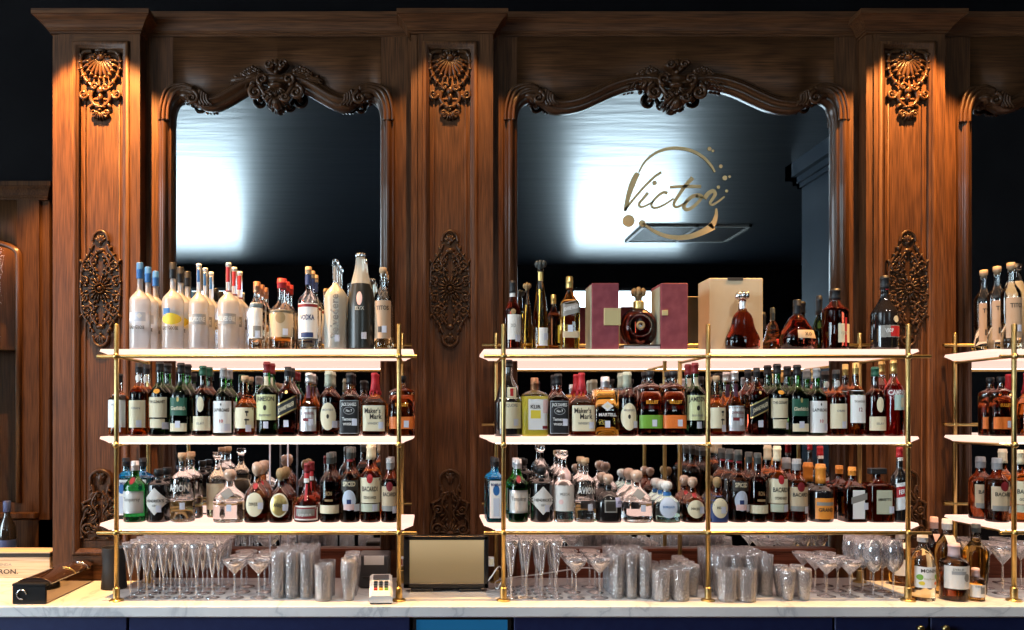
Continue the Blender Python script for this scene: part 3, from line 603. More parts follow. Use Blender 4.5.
def make_bottle(st, H, R, loc, label, group, cat):
    """thing > body, cap, label (> lettering), price_sticker"""
    rings = bottle_rings(st, H, R); seg = 28
    t = thing(st['k'], label, cat, loc, group); km = []
    fill = st.get('fill', .68) * H; lm, em = 'liquid_' + st['liq'], 'empty_' + st.get('up', 'clear')
    two = st.get('two'); full = st['liq'] in ('black', 'slate') or st.get('solid')
    if two: b = MB().loft([ringpts(*r, seg) for r in rings], lm, mats=['liquid_' + st['liq'] if r[0] < two[1] * H else 'liquid_' + two[0] for r in rings])
    elif full: b = MB().loft([ringpts(*r, seg) for r in rings], lm)
    else:
        lo = [r for r in rings if r[0] < fill - 1e-4]; f = (fill, *at(rings, fill)); hi = [r for r in rings if r[0] > fill + 1e-4]
        b = MB().loft([ringpts(*r, seg) for r in lo + [f]], lm); b.loft([ringpts(*r, seg) for r in [f] + hi], em, False)
    o = b.build('body', t); km.append((o, []))
    for c in ([st['cap']] if st.get('cap') else []) + st.get('xc', []):
        kd, m, z0, rr = c[:4]; z1 = c[4] if len(c) > 4 else 1.; r = rr * R; b = MB(); h = (z1 - z0) * H; Z = z0 * H
        if kd == 'cyl': b.lathe([(r * .97, 0), (r, h * .04), (r, h * .5), (r * 1.06, h * .53), (r * 1.06, h * .58), (r, h * .61), (r * .98, h * .95), (r * .85, h)], m, (0, 0, Z), 18)
        elif kd == 'foil': b.lathe([(r * 1.12, 0), (r * 1.02, h * .25), (r, h * .70), (r * 1.10, h * .73), (r * 1.10, h * .82), (r * 1.0, h * .85), (r * .96, h * .98), (r * .8, h)], m, (0, 0, Z), 18)
        elif kd == 'ball': b.lathe([(r * .5, 0), (r * .52, h * .14), (r * .8, h * .24), (r, h * .45), (r * 1.02, h * .62), (r * .86, h * .86), (r * .5, h * .97), (r * .1, h)], m, (0, 0, Z), 20)
        elif kd == 'cork': b.lathe([(r * .72, 0), (r * .72, h * .3), (r, h * .34), (r * 1.03, h * .6), (r, h * .92), (r * .9, h)], m, (0, 0, Z), 18)
        elif kd == 'wax':
            b.lathe([(r * 1.42, 0), (r * 1.30, h * .2), (r * 1.05, h * .5), (r, h * .84), (r * 1.08, h * .86), (r * 1.08, h * .94), (r * .9, h)], m, (0, 0, Z), 18)
            for i in range(7): a = 2 * pi * i / 7; b.ball((r * 1.42 * cos(a), r * 1.42 * sin(a), Z - h * (.03 + .05 * (i % 3))), r * .30, m, 8, 6, (1, 1, 2.6))
        elif kd == 'flat': b.box(-r, r, -r * .45, r * .45, Z, Z + h * .98, m, .003); b.lathe([(R * .24, 0), (R * .24, h * .1)], m, (0, 0, Z - h * .08), 12)
        elif kd == 'crown':
            b.lathe([(r * .5, 0), (r * .55, h * .3), (r * .75, h * .36), (r * .72, h * .5)], m, (0, 0, Z), 14)
            for i in range(7): a = 2 * pi * i / 7; b.ball((r * .8 * cos(a), r * .8 * sin(a), Z + h * .66), r * .36, m, 8, 6, (1, 1, 1.7))
            b.ball((0, 0, Z + h * .84), r * .42, m, 10, 6, (1, 1, 1.2))
        elif kd == 'ring':
            b.lathe([(r * .97, 0), (r, h * .1), (r, h * .9), (r * .97, h)], m, (0, 0, Z), 20)
        o = b.build({'ring': 'collar', 'cork': 'stopper', 'ball': 'stopper', 'crown': 'stopper'}.get(kd, 'cap'), t); km.append((o, []))
    last = None; nlab = 0
    for L in st.get('lab', []):
        kd = L[0]
        if kd in 'rcdg':
            m, zc, h, w = L[1:5]; xc = (L[5] if len(L) > 5 else 0.) * R; lay = .0006 + .0003 * nlab; nlab += 1; W, HH, z = w * 2 * R, h * H, zc * H
            if kd == 'r': b = wrap(rings, rect(xc, z, W, HH), lay, 'p_' + m, 12, 6)
            elif kd == 'c': b = wrap(rings, ell(xc, z, W, HH), lay, 'p_' + m, 24, 4)
            elif kd == 'd': b = wrap(rings, diam(xc, z, W, HH), lay, 'p_' + m, 10, 10)
            else: b = wrap(rings, rect(xc, z, W, HH, L[6]), lay, 'p_' + m, 12, 4)
            o = b.build('label' if h > .05 else 'label_band', t); last = [o, []]; km.append(last)
        elif kd == 't' and last:
            s_, m, zc, h, mw = L[1:6]; xc = (L[6] if len(L) > 6 else 0.) * R; sl = L[7] if len(L) > 7 else 0.
            rot = st.get('vert') and len(s_) > 6
            vs, fs, w = text2d(s_, .0); k = h * H; sx = min(k, mw * 2 * R / w); lay = .0009 + .0003 * nlab
            P = [on(rings, xc + (-(v[1] - .5) * k if rot else v[0] * sx), zc * H + (v[0] * k if rot else (v[1] - .5) * k + v[0] * sx * sl), lay) for v in vs]
            b = MB(); b.add(P, fs, 'p_' + m, False); last[1].append(b.build('lettering', last[0]))
        elif kd == 's':
            b = wrap(rings, rect(L[1] * R, L[2] * H, min(.019, R * .55), .026), .0016 + .0003 * nlab, 'p_sticker', 4, 3); km.append((b.build('price_sticker', t), []))
    return t, km
W3 = (.56, .73, .36, 1.1)
ST = {}
def st(key, k, p, liq, cap, lab, sd, more='', **kw): ST[key] = dict(k=k, p=p, liq=liq, cap=cap, lab=lab, sd=sd, more=more, **kw)
V, WH, GI, LQ, RU, TQ, CO = 'vodka_bottle', 'whisky_bottle', 'gin_bottle', 'liqueur_bottle', 'rum_bottle', 'tequila_bottle', 'cognac_bottle'
GG = (.55, .70, .27, 1.25)
st('goose', V, GG, 'frost', ('cyl', 'p_blue', .815, .34), [('r', 'paleblue', .37, .10, .80), ('d', 'white', .38, .07, .25, .30), ('t', 'GREY GOOSE', 'ink', .25, .035, .72)], 'blue-capped frosted vodka bottle', 'with pale blue band', solid=1)
st('gooselemon', V, GG, 'frost', ('cyl', 'p_black', .815, .34), [('r', 'blue', .42, .09, .34, -.3), ('c', 'yellow', .345, .13, .85, .1), ('t', 'GREY GOOSE', 'ink', .24, .035, .72)], 'dark-capped frosted vodka bottle', 'with a yellow fruit picture', solid=1)
st('belv', V, (.52, .68, .24, 1.2), 'frost', ('cyl', 'p_white', .955, .26), [('r', 'grey', .345, .12, .86), ('t', 'BELVEDERE', 'white', .345, .05, .8), ('r', 'blue', .86, .15, .15, .0)], 'long-necked frosted vodka bottle', 'with blue neck writing', solid=1)
st('belvred', V, (.52, .68, .24, 1.2), 'frost', ('cyl', 'p_white', .955, .26), [('r', 'grey', .345, .12, .86), ('t', 'BELVEDERE', 'white', .345, .05, .8), ('r', 'red', .86, .17, .18, .0)], 'red-corded frosted vodka bottle', 'with red writing on its neck', solid=1, xc=[('ring', 'p_darkred', .665, .31, .68)])
st('reyka', V, (.60, .78, .42, 1.2), 'peach', ('cyl', 'p_copper', .84, .46), [('r', 'paper', .42, .52, .82), ('r', 'mid', .26, .16, .5, .2), ('s', .3, .22)], 'pale bottle with copper cap', 'and a white pictured label', fill=.42)
st('tincup', V, (.52, .70, .34, 1.), 'peach', ('cyl', 'p_red', .86, .38), [('r', 'kraft', .36, .38, .94), ('c', 'bronze', .44, .16, .40), ('s', .4, .24)], 'red-capped tan bottle', 'with a round bronze medallion', fill=.45, d=.72)
st('stoli', V, (.58, .72, .30, 1.1), 'clear', ('cyl', 'p_cork', .91, .32), [('r', 'white', .34, .42, .94), ('r', 'darkred', .52, .035, .94), ('t', 'VODKA', 'navy', .38, .06, .7), ('r', 'navy', .17, .06, .6), ('r', 'navy', .84, .12, .30)], 'clear vodka bottle with cork-coloured cap', 'and a blue-edged white label', fill=.45)
st('belvscript', V, (.55, .74, .26, 1.6), 'smoke', ('cyl', 'p_glass', .93, .27), [('r', 'mid', .84, .16, .14), ('t', 'Belvedere', 'mid', .36, .085, .7), ('s', .25, .12)], 'frosted bottle with upright script', 'and a long clear neck', fill=.74, vert=1, d=.86)
mat('p_smoke', (.42, .43, .38), .5)
st('cone', V, 'cone', 'slate', ('crown', 'p_steel', .94, .34), [('c', 'pink', .52, .14, .22), ('t', 'ELYX', 'smoke', .42, .035, .35), ('s', .35, .14)], 'tall black conical bottle', 'with a red triangle and pale neck', xc=[('ring', 'p_smoke', .70, .62, .93)])
ST['cone']['xc'] = []; ST['cone']['two'] = ('smoke', .66)
st('kraft', V, (.62, .78, .36, 1.2), 'straw', ('cork', 'p_cork', .91, .42), [('r', 'brownpaper', .36, .46, .92), ('t', 'TITOS', 'ink', .50, .05, .7), ('r', 'ink', .24, .07, .5), ('s', .2, .24)], 'cork-topped clear bottle', 'with a brown paper label', fill=.30)
# whiskies
st('longwhite', WH, W3, 'whisky', ('foil', 'p_black', .86, .36), [('r', 'white', .40, .52, .86), ('t', 'PORT', 'mid', .50, .03, .4), ('s', .3, .12)], 'whisky bottle with a tall white label', 'beside the front post')
st('balvenie', WH, W3, 'whisky', ('cyl', 'p_black', .86, .38), [('r', 'cream', .30, .37, .88), ('t', 'OBAN', 'mid', .38, .03, .5), ('c', 'paper', .79, .10, .30), ('s', .35, .17)], 'dark-capped whisky bottle with cream label', 'and a round neck seal')
st('glenlivet', WH, W3, 'deepgreen', ('foil', 'p_black', .86, .37), [('r', 'cream', .385, .27, .86), ('t', 'THE GLENLIVET', 'ink', .46, .035, .74), ('r', 'cream', .17, .12, .72), ('c', 'amber', .60, .06, .30), ('s', .75, .14)], 'green whisky bottle with split cream label', '', up='green')
st('fiddich', WH, (.55, .74, .36, 1.), 'deepgreen', ('foil', 'p_black', .85, .38), [('r', 'darkgreen', .40, .24, .86), ('t', 'Glenfiddich', 'cream', .38, .05, .74), ('c', 'goldfoil', .50, .07, .12), ('r', 'cream', .12, .11, .84), ('s', 0, .16)], 'black-green whisky bottle with gold emblem', '', up='green', n=3)
st('lagavulin', WH, W3, 'brown', ('foil', 'p_darkgreen', .86, .38), [('c', 'cream', .45, .22, .36), ('r', 'cream', .18, .20, .90), ('t', 'ISLAY', 'mid', .18, .03, .5)], 'brown whisky bottle with small oval label', 'above a cream one', up='brown')
st('laphroaig', WH, W3, 'deepgreen', ('foil', 'p_grey', .85, .36), [('r', 'white', .28, .46, .92), ('t', 'LAPHROAIG', 'ink', .38, .045, .76), ('t', '10', 'red', .22, .045, .2), ('c', 'ink', .46, .04, .07), ('s', .6, .13)], 'green whisky bottle with large white label', 'and grey cap', up='green')
st('yamazaki', WH, (.46, .66, .32, .9), 'whisky', ('cork', 'p_cork', .88, .36), [('r', 'cream', .30, .34, .95), ('r', 'ink', .40, .035, .16, .40), ('r', 'ink', .37, .08, .05, .40), ('r', 'ink', .27, .025, .22, .40), ('r', 'ink', .24, .10, .05, .34), ('s', .55, .13)], 'cork-topped amber bottle with brushed characters', '', up='amber')
st('jameson', WH, W3, 'deepgreen', ('foil', 'p_darkred', .85, .35), [('r', 'lime', .385, .34, .94), ('t', 'JAMESON', 'ink', .50, .06, .84), ('c', 'ink', .38, .07, .16), ('t', 'IRISH WHISKEY', 'mid', .28, .025, .6), ('r', 'cream', .74, .12, .20), ('s', .1, .15)], 'green whiskey bottle with claret cap', 'and pale green label', up='green')
st('walker', WH, (.60, .80, .34, .8), 'cognac', ('cyl', 'p_black', .86, .36), [('g', 'goldfoil', .42, .20, .98, 0, .5), ('g', 'black', .42, .16, .98, 0, .5), ('t', 'JOHNNIE WALKER', 'cream', .42, .06, .8, 0, .5), ('c', 'goldfoil', .63, .05, .14), ('s', 0, .18)], 'square whisky bottle with slanted black label', '', n=5, up='amber')
st('chivas', WH, (.40, .70, .34, .9), 'whisky', ('foil', 'p_foil', .84, .36), [('r', 'foil', .27, .38, .80), ('t', 'CHIVAS REGAL', 'darkred', .36, .04, .62), ('r', 'darkred', .26, .05, .5), ('r', 'purple', .70, .20, .20), ('s', .35, .22)], 'round-shouldered whisky bottle with silver label', '', up='amber')
st('michters', WH, (.58, .74, .38, 1.), 'dark', ('foil', 'p_sage', .76, .44), [('c', 'cream', .30, .42, .82), ('c', 'ink', .30, .07, .14), ('t', "MICHTER'S", 'mid', .40, .03, .55), ('s', .7, .18)], 'dark bottle with oval cream label', 'and patterned green cap', up='amber')
st('jack', WH, (.58, .74, .36, .9), 'dark', ('foil', 'p_black', .82, .38), [('r', 'grey', .30, .52, .92), ('r', 'black', .30, .50, .88), ('t', 'JACK DANIELS', 'white', .50, .05, .74), ('c', 'grey', .40, .12, .55), ('c', 'black', .40, .10, .49), ('t', 'No 7', 'white', .40, .04, .3), ('t', 'Tennessee', 'white', .27, .05, .66), ('t', 'WHISKEY', 'white', .19, .04, .6), ('s', .55, .22)], 'square black-labelled whiskey bottle', 'with black cap', n=4.5, up='amber')
st('makers', WH, (.50, .70, .24, .8), 'whisky', ('wax', 'p_wax', .70, .26), [('r', 'cream', .28, .40, .90), ('t', "Maker's", 'ink', .40, .08, .66, -.1), ('t', 'Mark', 'ink', .31, .08, .5, .15), ('t', 'WHISKY', 'mid', .20, .035, .5), ('s', .6, .17)], 'red wax-topped bourbon bottle', 'with square cream label', n=4, up='amber')
st('bulleit', WH, (.70, .82, .30, 1.6), 'dark', ('cork', 'p_black', .88, .32), [('r', 'orange', .22, .20, .96), ('t', 'BULLEIT', 'amber', .52, .05, .5), ('s', .35, .20)], 'flat amber flask with orange band', '', n=3, d=.62, up='amber')
st('bulleitrye', WH, (.70, .82, .30, 1.6), 'dark', ('cork', 'p_black', .88, .32), [('r', 'green', .22, .20, .96), ('t', 'BULLEIT', 'amber', .52, .05, .5), ('s', .2, .20)], 'flat amber flask with green band', '', n=3, d=.62, up='amber')
st('frangelico', LQ, 'monk', 'black', ('foil', 'p_black', .90, .34), [('r', 'cream', .30, .40, .80, .12), ('t', 'LIQUORE', 'mid', .40, .04, .5, .12), ('r', 'cream', .57, .13, .34, .2), ('r', 'red', .57, .10, .12, .2), ('s', .5, .18)], 'big black waisted bottle with cream labels', 'behind the front post')
st('lemon', LQ, (.68, .80, .26, 1.5), 'yellowcloud', ('cyl', 'p_copper', .78, .30), [('r', 'white', .37, .52, .80, .22), ('r', 'yellow', .37, .14, .38, -.02), ('r', 'pink', .50, .22, .2, .75), ('t', 'KLIR', 'ink', .50, .06, .4, -.05), ('r', 'darkred', .15, .05, .2, .7)], 'cloudy yellow liqueur bottle', 'with copper cap', n=4, d=.8, up='clear')
mat('p_copper', (.55, .27, .15), .35, .8)
st('martell', WH, (.78, .82, .34, .8), 'gold', ('cyl', 'p_foil', .82, .36), [('d', 'paper', .50, .16, .5), ('d', 'cream', .50, .08, .22), ('t', 'MARTELL', 'paper', .36, .05, .72), ('s', .0, .20)], 'square golden bottle with silver emblem', '', n=6, d=.9, fill=.77, up='amber')
st('macallan', WH, W3, 'whisky', ('cyl', 'p_goldfoil', .83, .34), [('r', 'white', .40, .44, .88), ('t', 'THE MACALLAN', 'mid', .47, .03, .6), ('t', '12', 'darkred', .36, .05, .2)], 'gold-capped whisky bottle with white label', '', up='amber')
st('campari', LQ, (.60, .78, .34, 1.), 'red', ('foil', 'p_goldfoil', .82, .34), [('r', 'darkred', .57, .08, .95), ('t', 'CAMPARI', 'white', .57, .062, .9), ('r', 'teal', .44, .20, .6, .15), ('r', 'cream', .44, .12, .2, .4)], 'red aperitif bottle with white lettering', 'and gold cap')
# lower shelf
st('bombay', GI, (.66, .78, .34, 1.3), 'blue', ('cyl', 'p_black', .86, .38), [('r', 'white', .36, .58, .68), ('c', 'blue', .50, .16, .34), ('t', 'BOMBAY', 'navy', .59, .04, .55), ('r', 'paleblue', .24, .28, .3)], 'bright blue gin bottle', 'with tall white label', n=4.5, up='blue')
st('tanq', GI, (.58, .76, .36, 1.), 'green', ('cyl', 'p_foil', .84, .36), [('r', 'foil', .33, .36, .94), ('r', 'paper', .33, .30, .94), ('t', 'Tanqueray', 'mid', .38, .06, .74), ('c', 'darkred', .68, .12, .26), ('c', 'red', .68, .09, .18)], 'green gin bottle with red seal', 'and silver cap', up='green')
st('hend', GI, (.68, .80, .36, 1.5), 'black', ('cork', 'p_black', .84, .40), [('d', 'paper', .40, .52, 1.10), ('t', "HENDRICK'S", 'ink', .41, .05, .72), ('t', 'GIN', 'mid', .32, .04, .2), ('s', .35, .26)], 'black apothecary gin bottle', 'with a diamond label')
st('avion', TQ, (.60, .74, .30, 1.4), 'clear', ('cork', 'p_cork', .88, .36), [('r', 'grey', .50, .005, .5), ('t', 'AVION', 'paper', .50, .10, .80), ('s', .3, .24)], 'clear tequila bottle with white lettering', 'and a glass collar', fill=.34, xc=[('ring', 'p_glass', .78, .34, .89)])
st('capwhite', TQ, (.60, .76, .36, 1.3), 'clear', ('cork', 'p_glass', .88, .44), [('r', 'paper', .34, .36, .98), ('t', 'MEZCAL', 'mid', .40, .035, .5), ('c', 'pink', .29, .07, .22, -.4), ('r', 'pink', .68, .16, .3, .3)], 'clear bottle with wide white label', 'and glass stopper', fill=.60)
st('creamclear', TQ, (.56, .74, .32, 1.2), 'straw', ('cork', 'p_glass', .88, .46), [('r', 'cream', .32, .40, .82, -.1)], 'clear bottle with pale cream label', 'on the rear of the shelf', fill=.46)
st('patron', TQ, 'squat', 'clear', ('ball', 'p_globe', .76, .42), [('d', 'mid', .54, .22, .46), ('s', .2, .28)], 'squat clear tequila bottle', 'with round cork and dark ribbon', n=3, fill=.40)
st('patronxo', LQ, 'squat', 'black', ('ball', 'p_globe', .76, .42), [('r', 'mid', .34, .26, .50), ('r', 'ink', .34, .20, .40), ('r', 'lav', .42, .20, .36, .75), ('t', 'XO', 'navy', .42, .05, .2, .75)], 'squat black bottle with lilac tag', 'and round cork', n=3)
st('julio', TQ, 'squat', 'brown', ('ball', 'p_globe', .75, .42), [('c', 'cream', .30, .40, .72), ('t', 'DON JULIO', 'ink', .31, .05, .46), ('c', 'red', .60, .10, .2), ('s', .5, .28)], 'squat amber tequila bottle', 'with round cream label and red seal', n=2.6, up='amber', fill=.42)
st('juliogold', TQ, 'squat', 'brown', ('ball', 'p_bronze', .75, .42), [('c', 'cream', .32, .44, .80), ('c', 'goldfoil', .32, .38, .68), ('t', 'AÑEJO', 'ink', .32, .06, .46), ('s', .55, .28)], 'squat dark tequila bottle', 'with gilt round label', n=2.6, up='brown', fill=.42)
st('julioblue', TQ, 'squat', 'brown', ('ball', 'p_bronze', .75, .42), [('r', 'navy', .30, .58, .96), ('c', 'cream', .32, .44, .80), ('t', 'REAL', 'ink', .33, .05, .4), ('s', .3, .28)], 'squat navy-sided tequila bottle', 'with oval cream label', n=3, up='brown', fill=.42)
st('aqua', TQ, 'squat', 'aqua', ('ball', 'p_paper', .74, .40), [('c', 'paleblue', .36, .50, .66), ('t', 'DON JULIO', 'blue', .38, .05, .42), ('r', 'blue', .69, .09, .30)], 'round aqua glass tequila bottle', 'with white stopper and blue neck', n=2.2, d=.6, fill=.5, up='aqua')
st('marnier', LQ, 'bell', 'cognac', ('foil', 'p_darkred', .84, .24), [('r', 'paper', .16, .24, .90), ('r', 'darkred', .16, .19, .82), ('r', 'mid', .17, .12, .70), ('t', 'LIQUEUR', 'paper', .13, .04, .5), ('r', 'red', .50, .28, .09), ('r', 'red', .78, .10, .18), ('r', 'paper', .70, .07, .20)], 'bell-shaped orange liqueur bottle', 'with red ribbon', up='brown', fill=.45)
st('banded', RU, (.58, .76, .36, 1.), 'brown', ('cyl', 'p_dark', .84, .38), [('r', 'cream', .19, .12, .94), ('t', 'RON', 'bronze', .42, .06, .3), ('r', 'bronze', .32, .03, .4)], 'dark rum bottle with cream lower band', '', up='brown')
mat('p_dark', (.05, .06, .06), .4)
st('picture', RU, W3, 'brown', ('cyl', 'p_dark', .85, .38), [('r', 'ink', .50, .14, .80), ('t', 'SPICED', 'cream', .52, .06, .62), ('c', 'paleblue', .30, .28, .66), ('r', 'navy', .26, .10, .22), ('r', 'pink', .21, .08, .55), ('r', 'darkred', .83, .03, .30), ('s', .75, .20)], 'dark spiced rum bottle', 'with pale arched picture label', up='brown')
st('bacardi8', RU, W3, 'whisky', ('foil', 'p_cream', .80, .38), [('r', 'cream', .41, .32, .98), ('t', 'BACARDI', 'ink', .43, .06, .74), ('t', 'OCHO ANOS', 'ink', .32, .035, .6), ('c', 'red', .56, .12, .30), ('r', 'sage', .19, .10, .90), ('s', .5, .19)], 'tall amber rum bottle with cream label', 'and red roundel', up='amber')
st('bacardidark', RU, (.60, .78, .38, 1.1), 'dark', ('cyl', 'p_grey', .82, .42), [('r', 'tan', .38, .36, .90), ('t', 'BACARDI', 'ink', .44, .06, .72), ('c', 'darkred', .56, .15, .36), ('r', 'mid', .22, .08, .86), ('s', .6, .20)], 'dark rum bottle with tan label', 'and red roundel', up='amber')
st('orange', LQ, (.50, .64, .42, 1.3), 'black', ('foil', 'p_orangecap', .66, .40), [('r', 'orangecap', .24, .36, .78), ('r', 'mid', .32, .06, .7), ('t', 'GRAND', 'ink', .22, .06, .6)], 'matt black bottle with orange label', 'and orange neck')
mat('p_orangecap', (.78, .28, .04), .4)
st('cointreau', LQ, (.60, .76, .30, 1.1), 'dark', ('cyl', 'p_orangecap', .84, .34), [('r', 'white', .33, .52, .54, .05), ('g', 'mid', .44, .12, .72, .1, .3), ('s', .72, .30)], 'square brown liqueur bottle', 'with white sash label and orange cap', n=6, up='brown')
st('disaronno', LQ, (.66, .78, .26, 1.4), 'dark', ('flat', 'p_black', .88, .66), [('r', 'sage', .38, .44, .62), ('t', 'AMARETTO', 'ink', .43, .05, .52), ('s', .55, .24)], 'square almond liqueur bottle', 'with flat black stopper', n=6, up='brown')
st('vermouth', LQ, W3, 'black', ('foil', 'p_red', .86, .36), [('g', 'white', .36, .36, .92, .1, .25), ('g', 'red', .42, .14, .92, .1, .25), ('t', 'FERNET', 'white', .42, .06, .7, .1, .25), ('r', 'paper', .84, .05, .34)], 'black bottle with red and white label', 'and red cap')
# top shelf, wide rack
st('cognacwhite', CO, (.55, .80, .30, .8), 'cognac', ('foil', 'p_black', .82, .36), [('r', 'paper', .32, .36, .86, .2), ('t', 'XO', 'mid', .34, .05, .3), ('c', 'bronze', .54, .08, .3), ('r', 'paper', .80, .07, .36), ('s', .5, .16)], 'reddish cognac bottle with white label', 'at the rack end', up='amber')
st('slim', TQ, 'tower', 'olive', ('crown', 'p_bronze', .87, .62), [], 'slender gilt bottle with ornate stopper', 'behind the taller one', up='amber')
st('tower', TQ, 'tower', 'olive', ('crown', 'p_dark', .89, .62), [('r', 'goldfoil', .82, .10, .28), ('r', 'white', .14, .20, .52, .2), ('s', .5, .14)], 'tall tapering dark bottle', 'with ornate stopper', up='amber')
st('walkergold', WH, (.62, .80, .34, .8), 'gold', ('cyl', 'p_goldfoil', .84, .38), [('g', 'mid', .56, .18, .98, 0, .25), ('t', 'JOHNNIE WALKER', 'white', .56, .05, .8, 0, .25), ('r', 'tan', .20, .09, .9), ('s', -.1, .28)], 'square golden whisky bottle with slanted label', '', n=5, up='amber')
st('darkgold', WH, (.60, .80, .34, .8), 'brown', ('cyl', 'p_goldfoil', .84, .4), [('r', 'yellow', .30, .3, .2, .7)], 'small dark bottle with gilt cap', 'at the back', n=4, up='brown')
st('louis', CO, 'ball', 'cognac', ('crown', 'p_bronze', .76, .36), [], 'round crystal cognac decanter', 'with ornate gilt stopper', d=.42, up='amber', xc=[('ring', 'p_goldfoil', .62, .30, .76)], fill=.56)
st('paradis', CO, 'paradis', 'cognac', ('crown', 'p_steel', .85, .36), [('r', 'foil', .78, .12, .22)], 'bell-waisted cognac decanter', 'before the beige box', d=.7, up='amber', fill=.66)
st('smallxo', CO, 'paradis', 'brown', ('cyl', 'p_dark', .72, .24), [('r', 'red', .22, .12, .3, .3)], 'small dark decanter with slim neck', 'at the back', up='clear', fill=.5)
st('xo', CO, 'grape', 'cognac', ('cyl', 'p_black', .72, .22), [('r', 'tan', .30, .16, .62, .3), ('t', 'X.O', 'ink', .30, .06, .3, .3)], 'grape-moulded cognac bottle', 'with small tan label', d=.85, up='amber', fill=.6)
st('greenneck', CO, (.35, .70, .30, .8), 'deepgreen', ('foil', 'p_black', .66, .36), [], 'green-shouldered bottle with black foil', 'in front of the gilt frame', up='green')
st('ribbon', CO, (.62, .80, .34, 1.), 'cognac', ('foil', 'p_black', .82, .38), [('r', 'cream', .26, .30, .62, .35), ('r', 'red', .28, .46, .10, .35), ('t', 'VSOP', 'sage', .26, .05, .3, .2)], 'cognac bottle with red ribboned label', '', up='clear')
st('remy', CO, (.48, .76, .28, .8), 'black', ('foil', 'p_black', .82, .32), [('r', 'mid', .24, .16, .84, .1), ('r', 'red', .24, .14, .46, .35), ('c', 'cream', .40, .09, .24, .35), ('r', 'red', .85, .09, .2, .1), ('t', 'VSOP', 'white', .25, .05, .3, -.2)], 'dark round-shouldered cognac bottle', 'with red and gold labels')
# right-hand rack and counter
st('rackcone', V, 'cone', 'smoke', ('cyl', 'p_steel', .93, .46), [('r', 'black', .26, .40, .98)], 'grey conical bottle with steel cap', '', fill=.8)
st('syrup', 'syrup_bottle', 'syrup', 'straw', ('cyl', 'p_white', .88, .42), [('r', 'white', .36, .32, .96), ('t', 'MONIN', 'ink', .46, .05, .66), ('c', 'green', .36, .09, .2, -.7), ('c', 'yellow', .27, .06, .2, -.6), ('c', 'orange', .27, .05, .16, .6), ('c', 'green', .37, .08, .22, .7), ('t', 'Elderflower', 'sage', .34, .03, .5)], 'pale syrup bottle with white cap', 'and fruit-pictured label', fill=.8)
st('syrupplain', 'syrup_bottle', 'syrup', 'gold', ('cyl', 'p_white', .86, .42), [('r', 'white', .34, .30, .9), ('r', 'white', .74, .10, .42)], 'golden syrup bottle with white cap', '', fill=.8)
st('darksyrup', 'syrup_bottle', 'syrup', 'brown', ('cyl', 'p_pink', .84, .42), [('r', 'pink', .72, .10, .4)], 'dark brown syrup bottle', 'with pale neck label', fill=.8, up='brown')
st('bitter', 'mixer_bottle', (.62, .78, .34, 1.8), 'whisky', ('foil', 'p_pink', .76, .40), [('r', 'paper', .42, .40, .98), ('r', 'grey', .50, .06, .5, -.2), ('c', 'mid', .42, .14, .24, .35), ('t', 'SYRUP', 'mid', .56, .04, .4, -.3)], 'stubby amber bottle with white label', 'standing on the marble', fill=.60, up='amber')
st('tiny', 'mixer_bottle', (.60, .76, .36, 1.8), 'gold', ('foil', 'p_pink', .72, .42), [('r', 'paper', .32, .38, .96), ('r', 'mid', .34, .20, .3, .2), ('t', 'SHRUB', 'mid', .46, .04, .4, -.3)], 'miniature bottle with white label', 'standing on the marble', fill=.55, up='amber')
st('germain', LQ, (.60, .80, .40, .8), 'gold', ('cyl', 'p_dark', .88, .40), [('r', 'ink', .42, .44, .24, .8), ('t', 'LIQUEUR', 'sage', .42, .06, .5, .8)], 'tall fluted golden-green liqueur bottle', 'with dark side label', n=3, fill=.8, flare=.82)
ST['germain']['vert'] = 1

ORD = ['first', 'second', 'third', 'fourth', 'fifth', 'sixth', 'seventh', 'eighth', 'ninth', 'tenth', 'eleventh', 'twelfth', 'thirteenth', 'fourteenth', 'fifteenth', 'sixteenth']
CAT = {V: 'vodka bottle', WH: 'whisky bottle', GI: 'gin bottle', LQ: 'liqueur bottle', RU: 'rum bottle', TQ: 'tequila bottle', CO: 'cognac bottle', 'syrup_bottle': 'syrup bottle', 'mixer_bottle': 'mixer bottle'}
RACKS = ['narrow rack', 'wide rack', 'cut-off rack']
def front_label(a, b_, where):
    w = (a + ' ' + b_ + ' ' + where).split()
    if len(w) > 16: w = (a + ' ' + b_).split(); w[-1] += ','; w += where.replace('on the ', '').split()
    return ' '.join(w)
def stand(key, cx, w, top, z, where, n=1, Y=None, sd=None, more=None, grp=None, gap=.005, by=0):
    """one column of a shelf: the front bottle and its n-1 twins behind it"""
    s_ = ST[key]; Y0 = Y if Y else YS2 + .014
    R = w / 2 * (Y0 + .04) / F; yc = Y0 + R * s_.get('d', 1.) if not by else Y0
    X = PX(cx, yc); H = EYE + (CY - top) * yc / F - z
    a = sd or s_['sd']; b_ = s_['more'] if more is None else more
    t, km = make_bottle(s_, H, R, (X, yc, z + .0008), front_label(a, b_, where), grp, CAT[s_['k']])
    for i in range(1, n):
        dup(t, (X, yc + i * (2 * R * s_.get('d', 1.) + gap), z + .0008), '%s, %s back in its file, %s' % (a, ORD[i], where.replace('on the ', '')), km)
    return t
def shelf_rows(rk, tier, rows):
    w = 'on the %s %s shelf' % (RACKS[rk], TIER[tier])
    for r in rows: stand(r[0], *r[1:4], ZS[tier], w, r[4] if len(r) > 4 else 1, grp='bottles on the %s %s shelf' % (RACKS[rk], TIER[tier]), **(r[5] if len(r) > 5 else {}))
Bk = lambda dy, **k: dict(Y=YS2 + .014 + dy, **k)
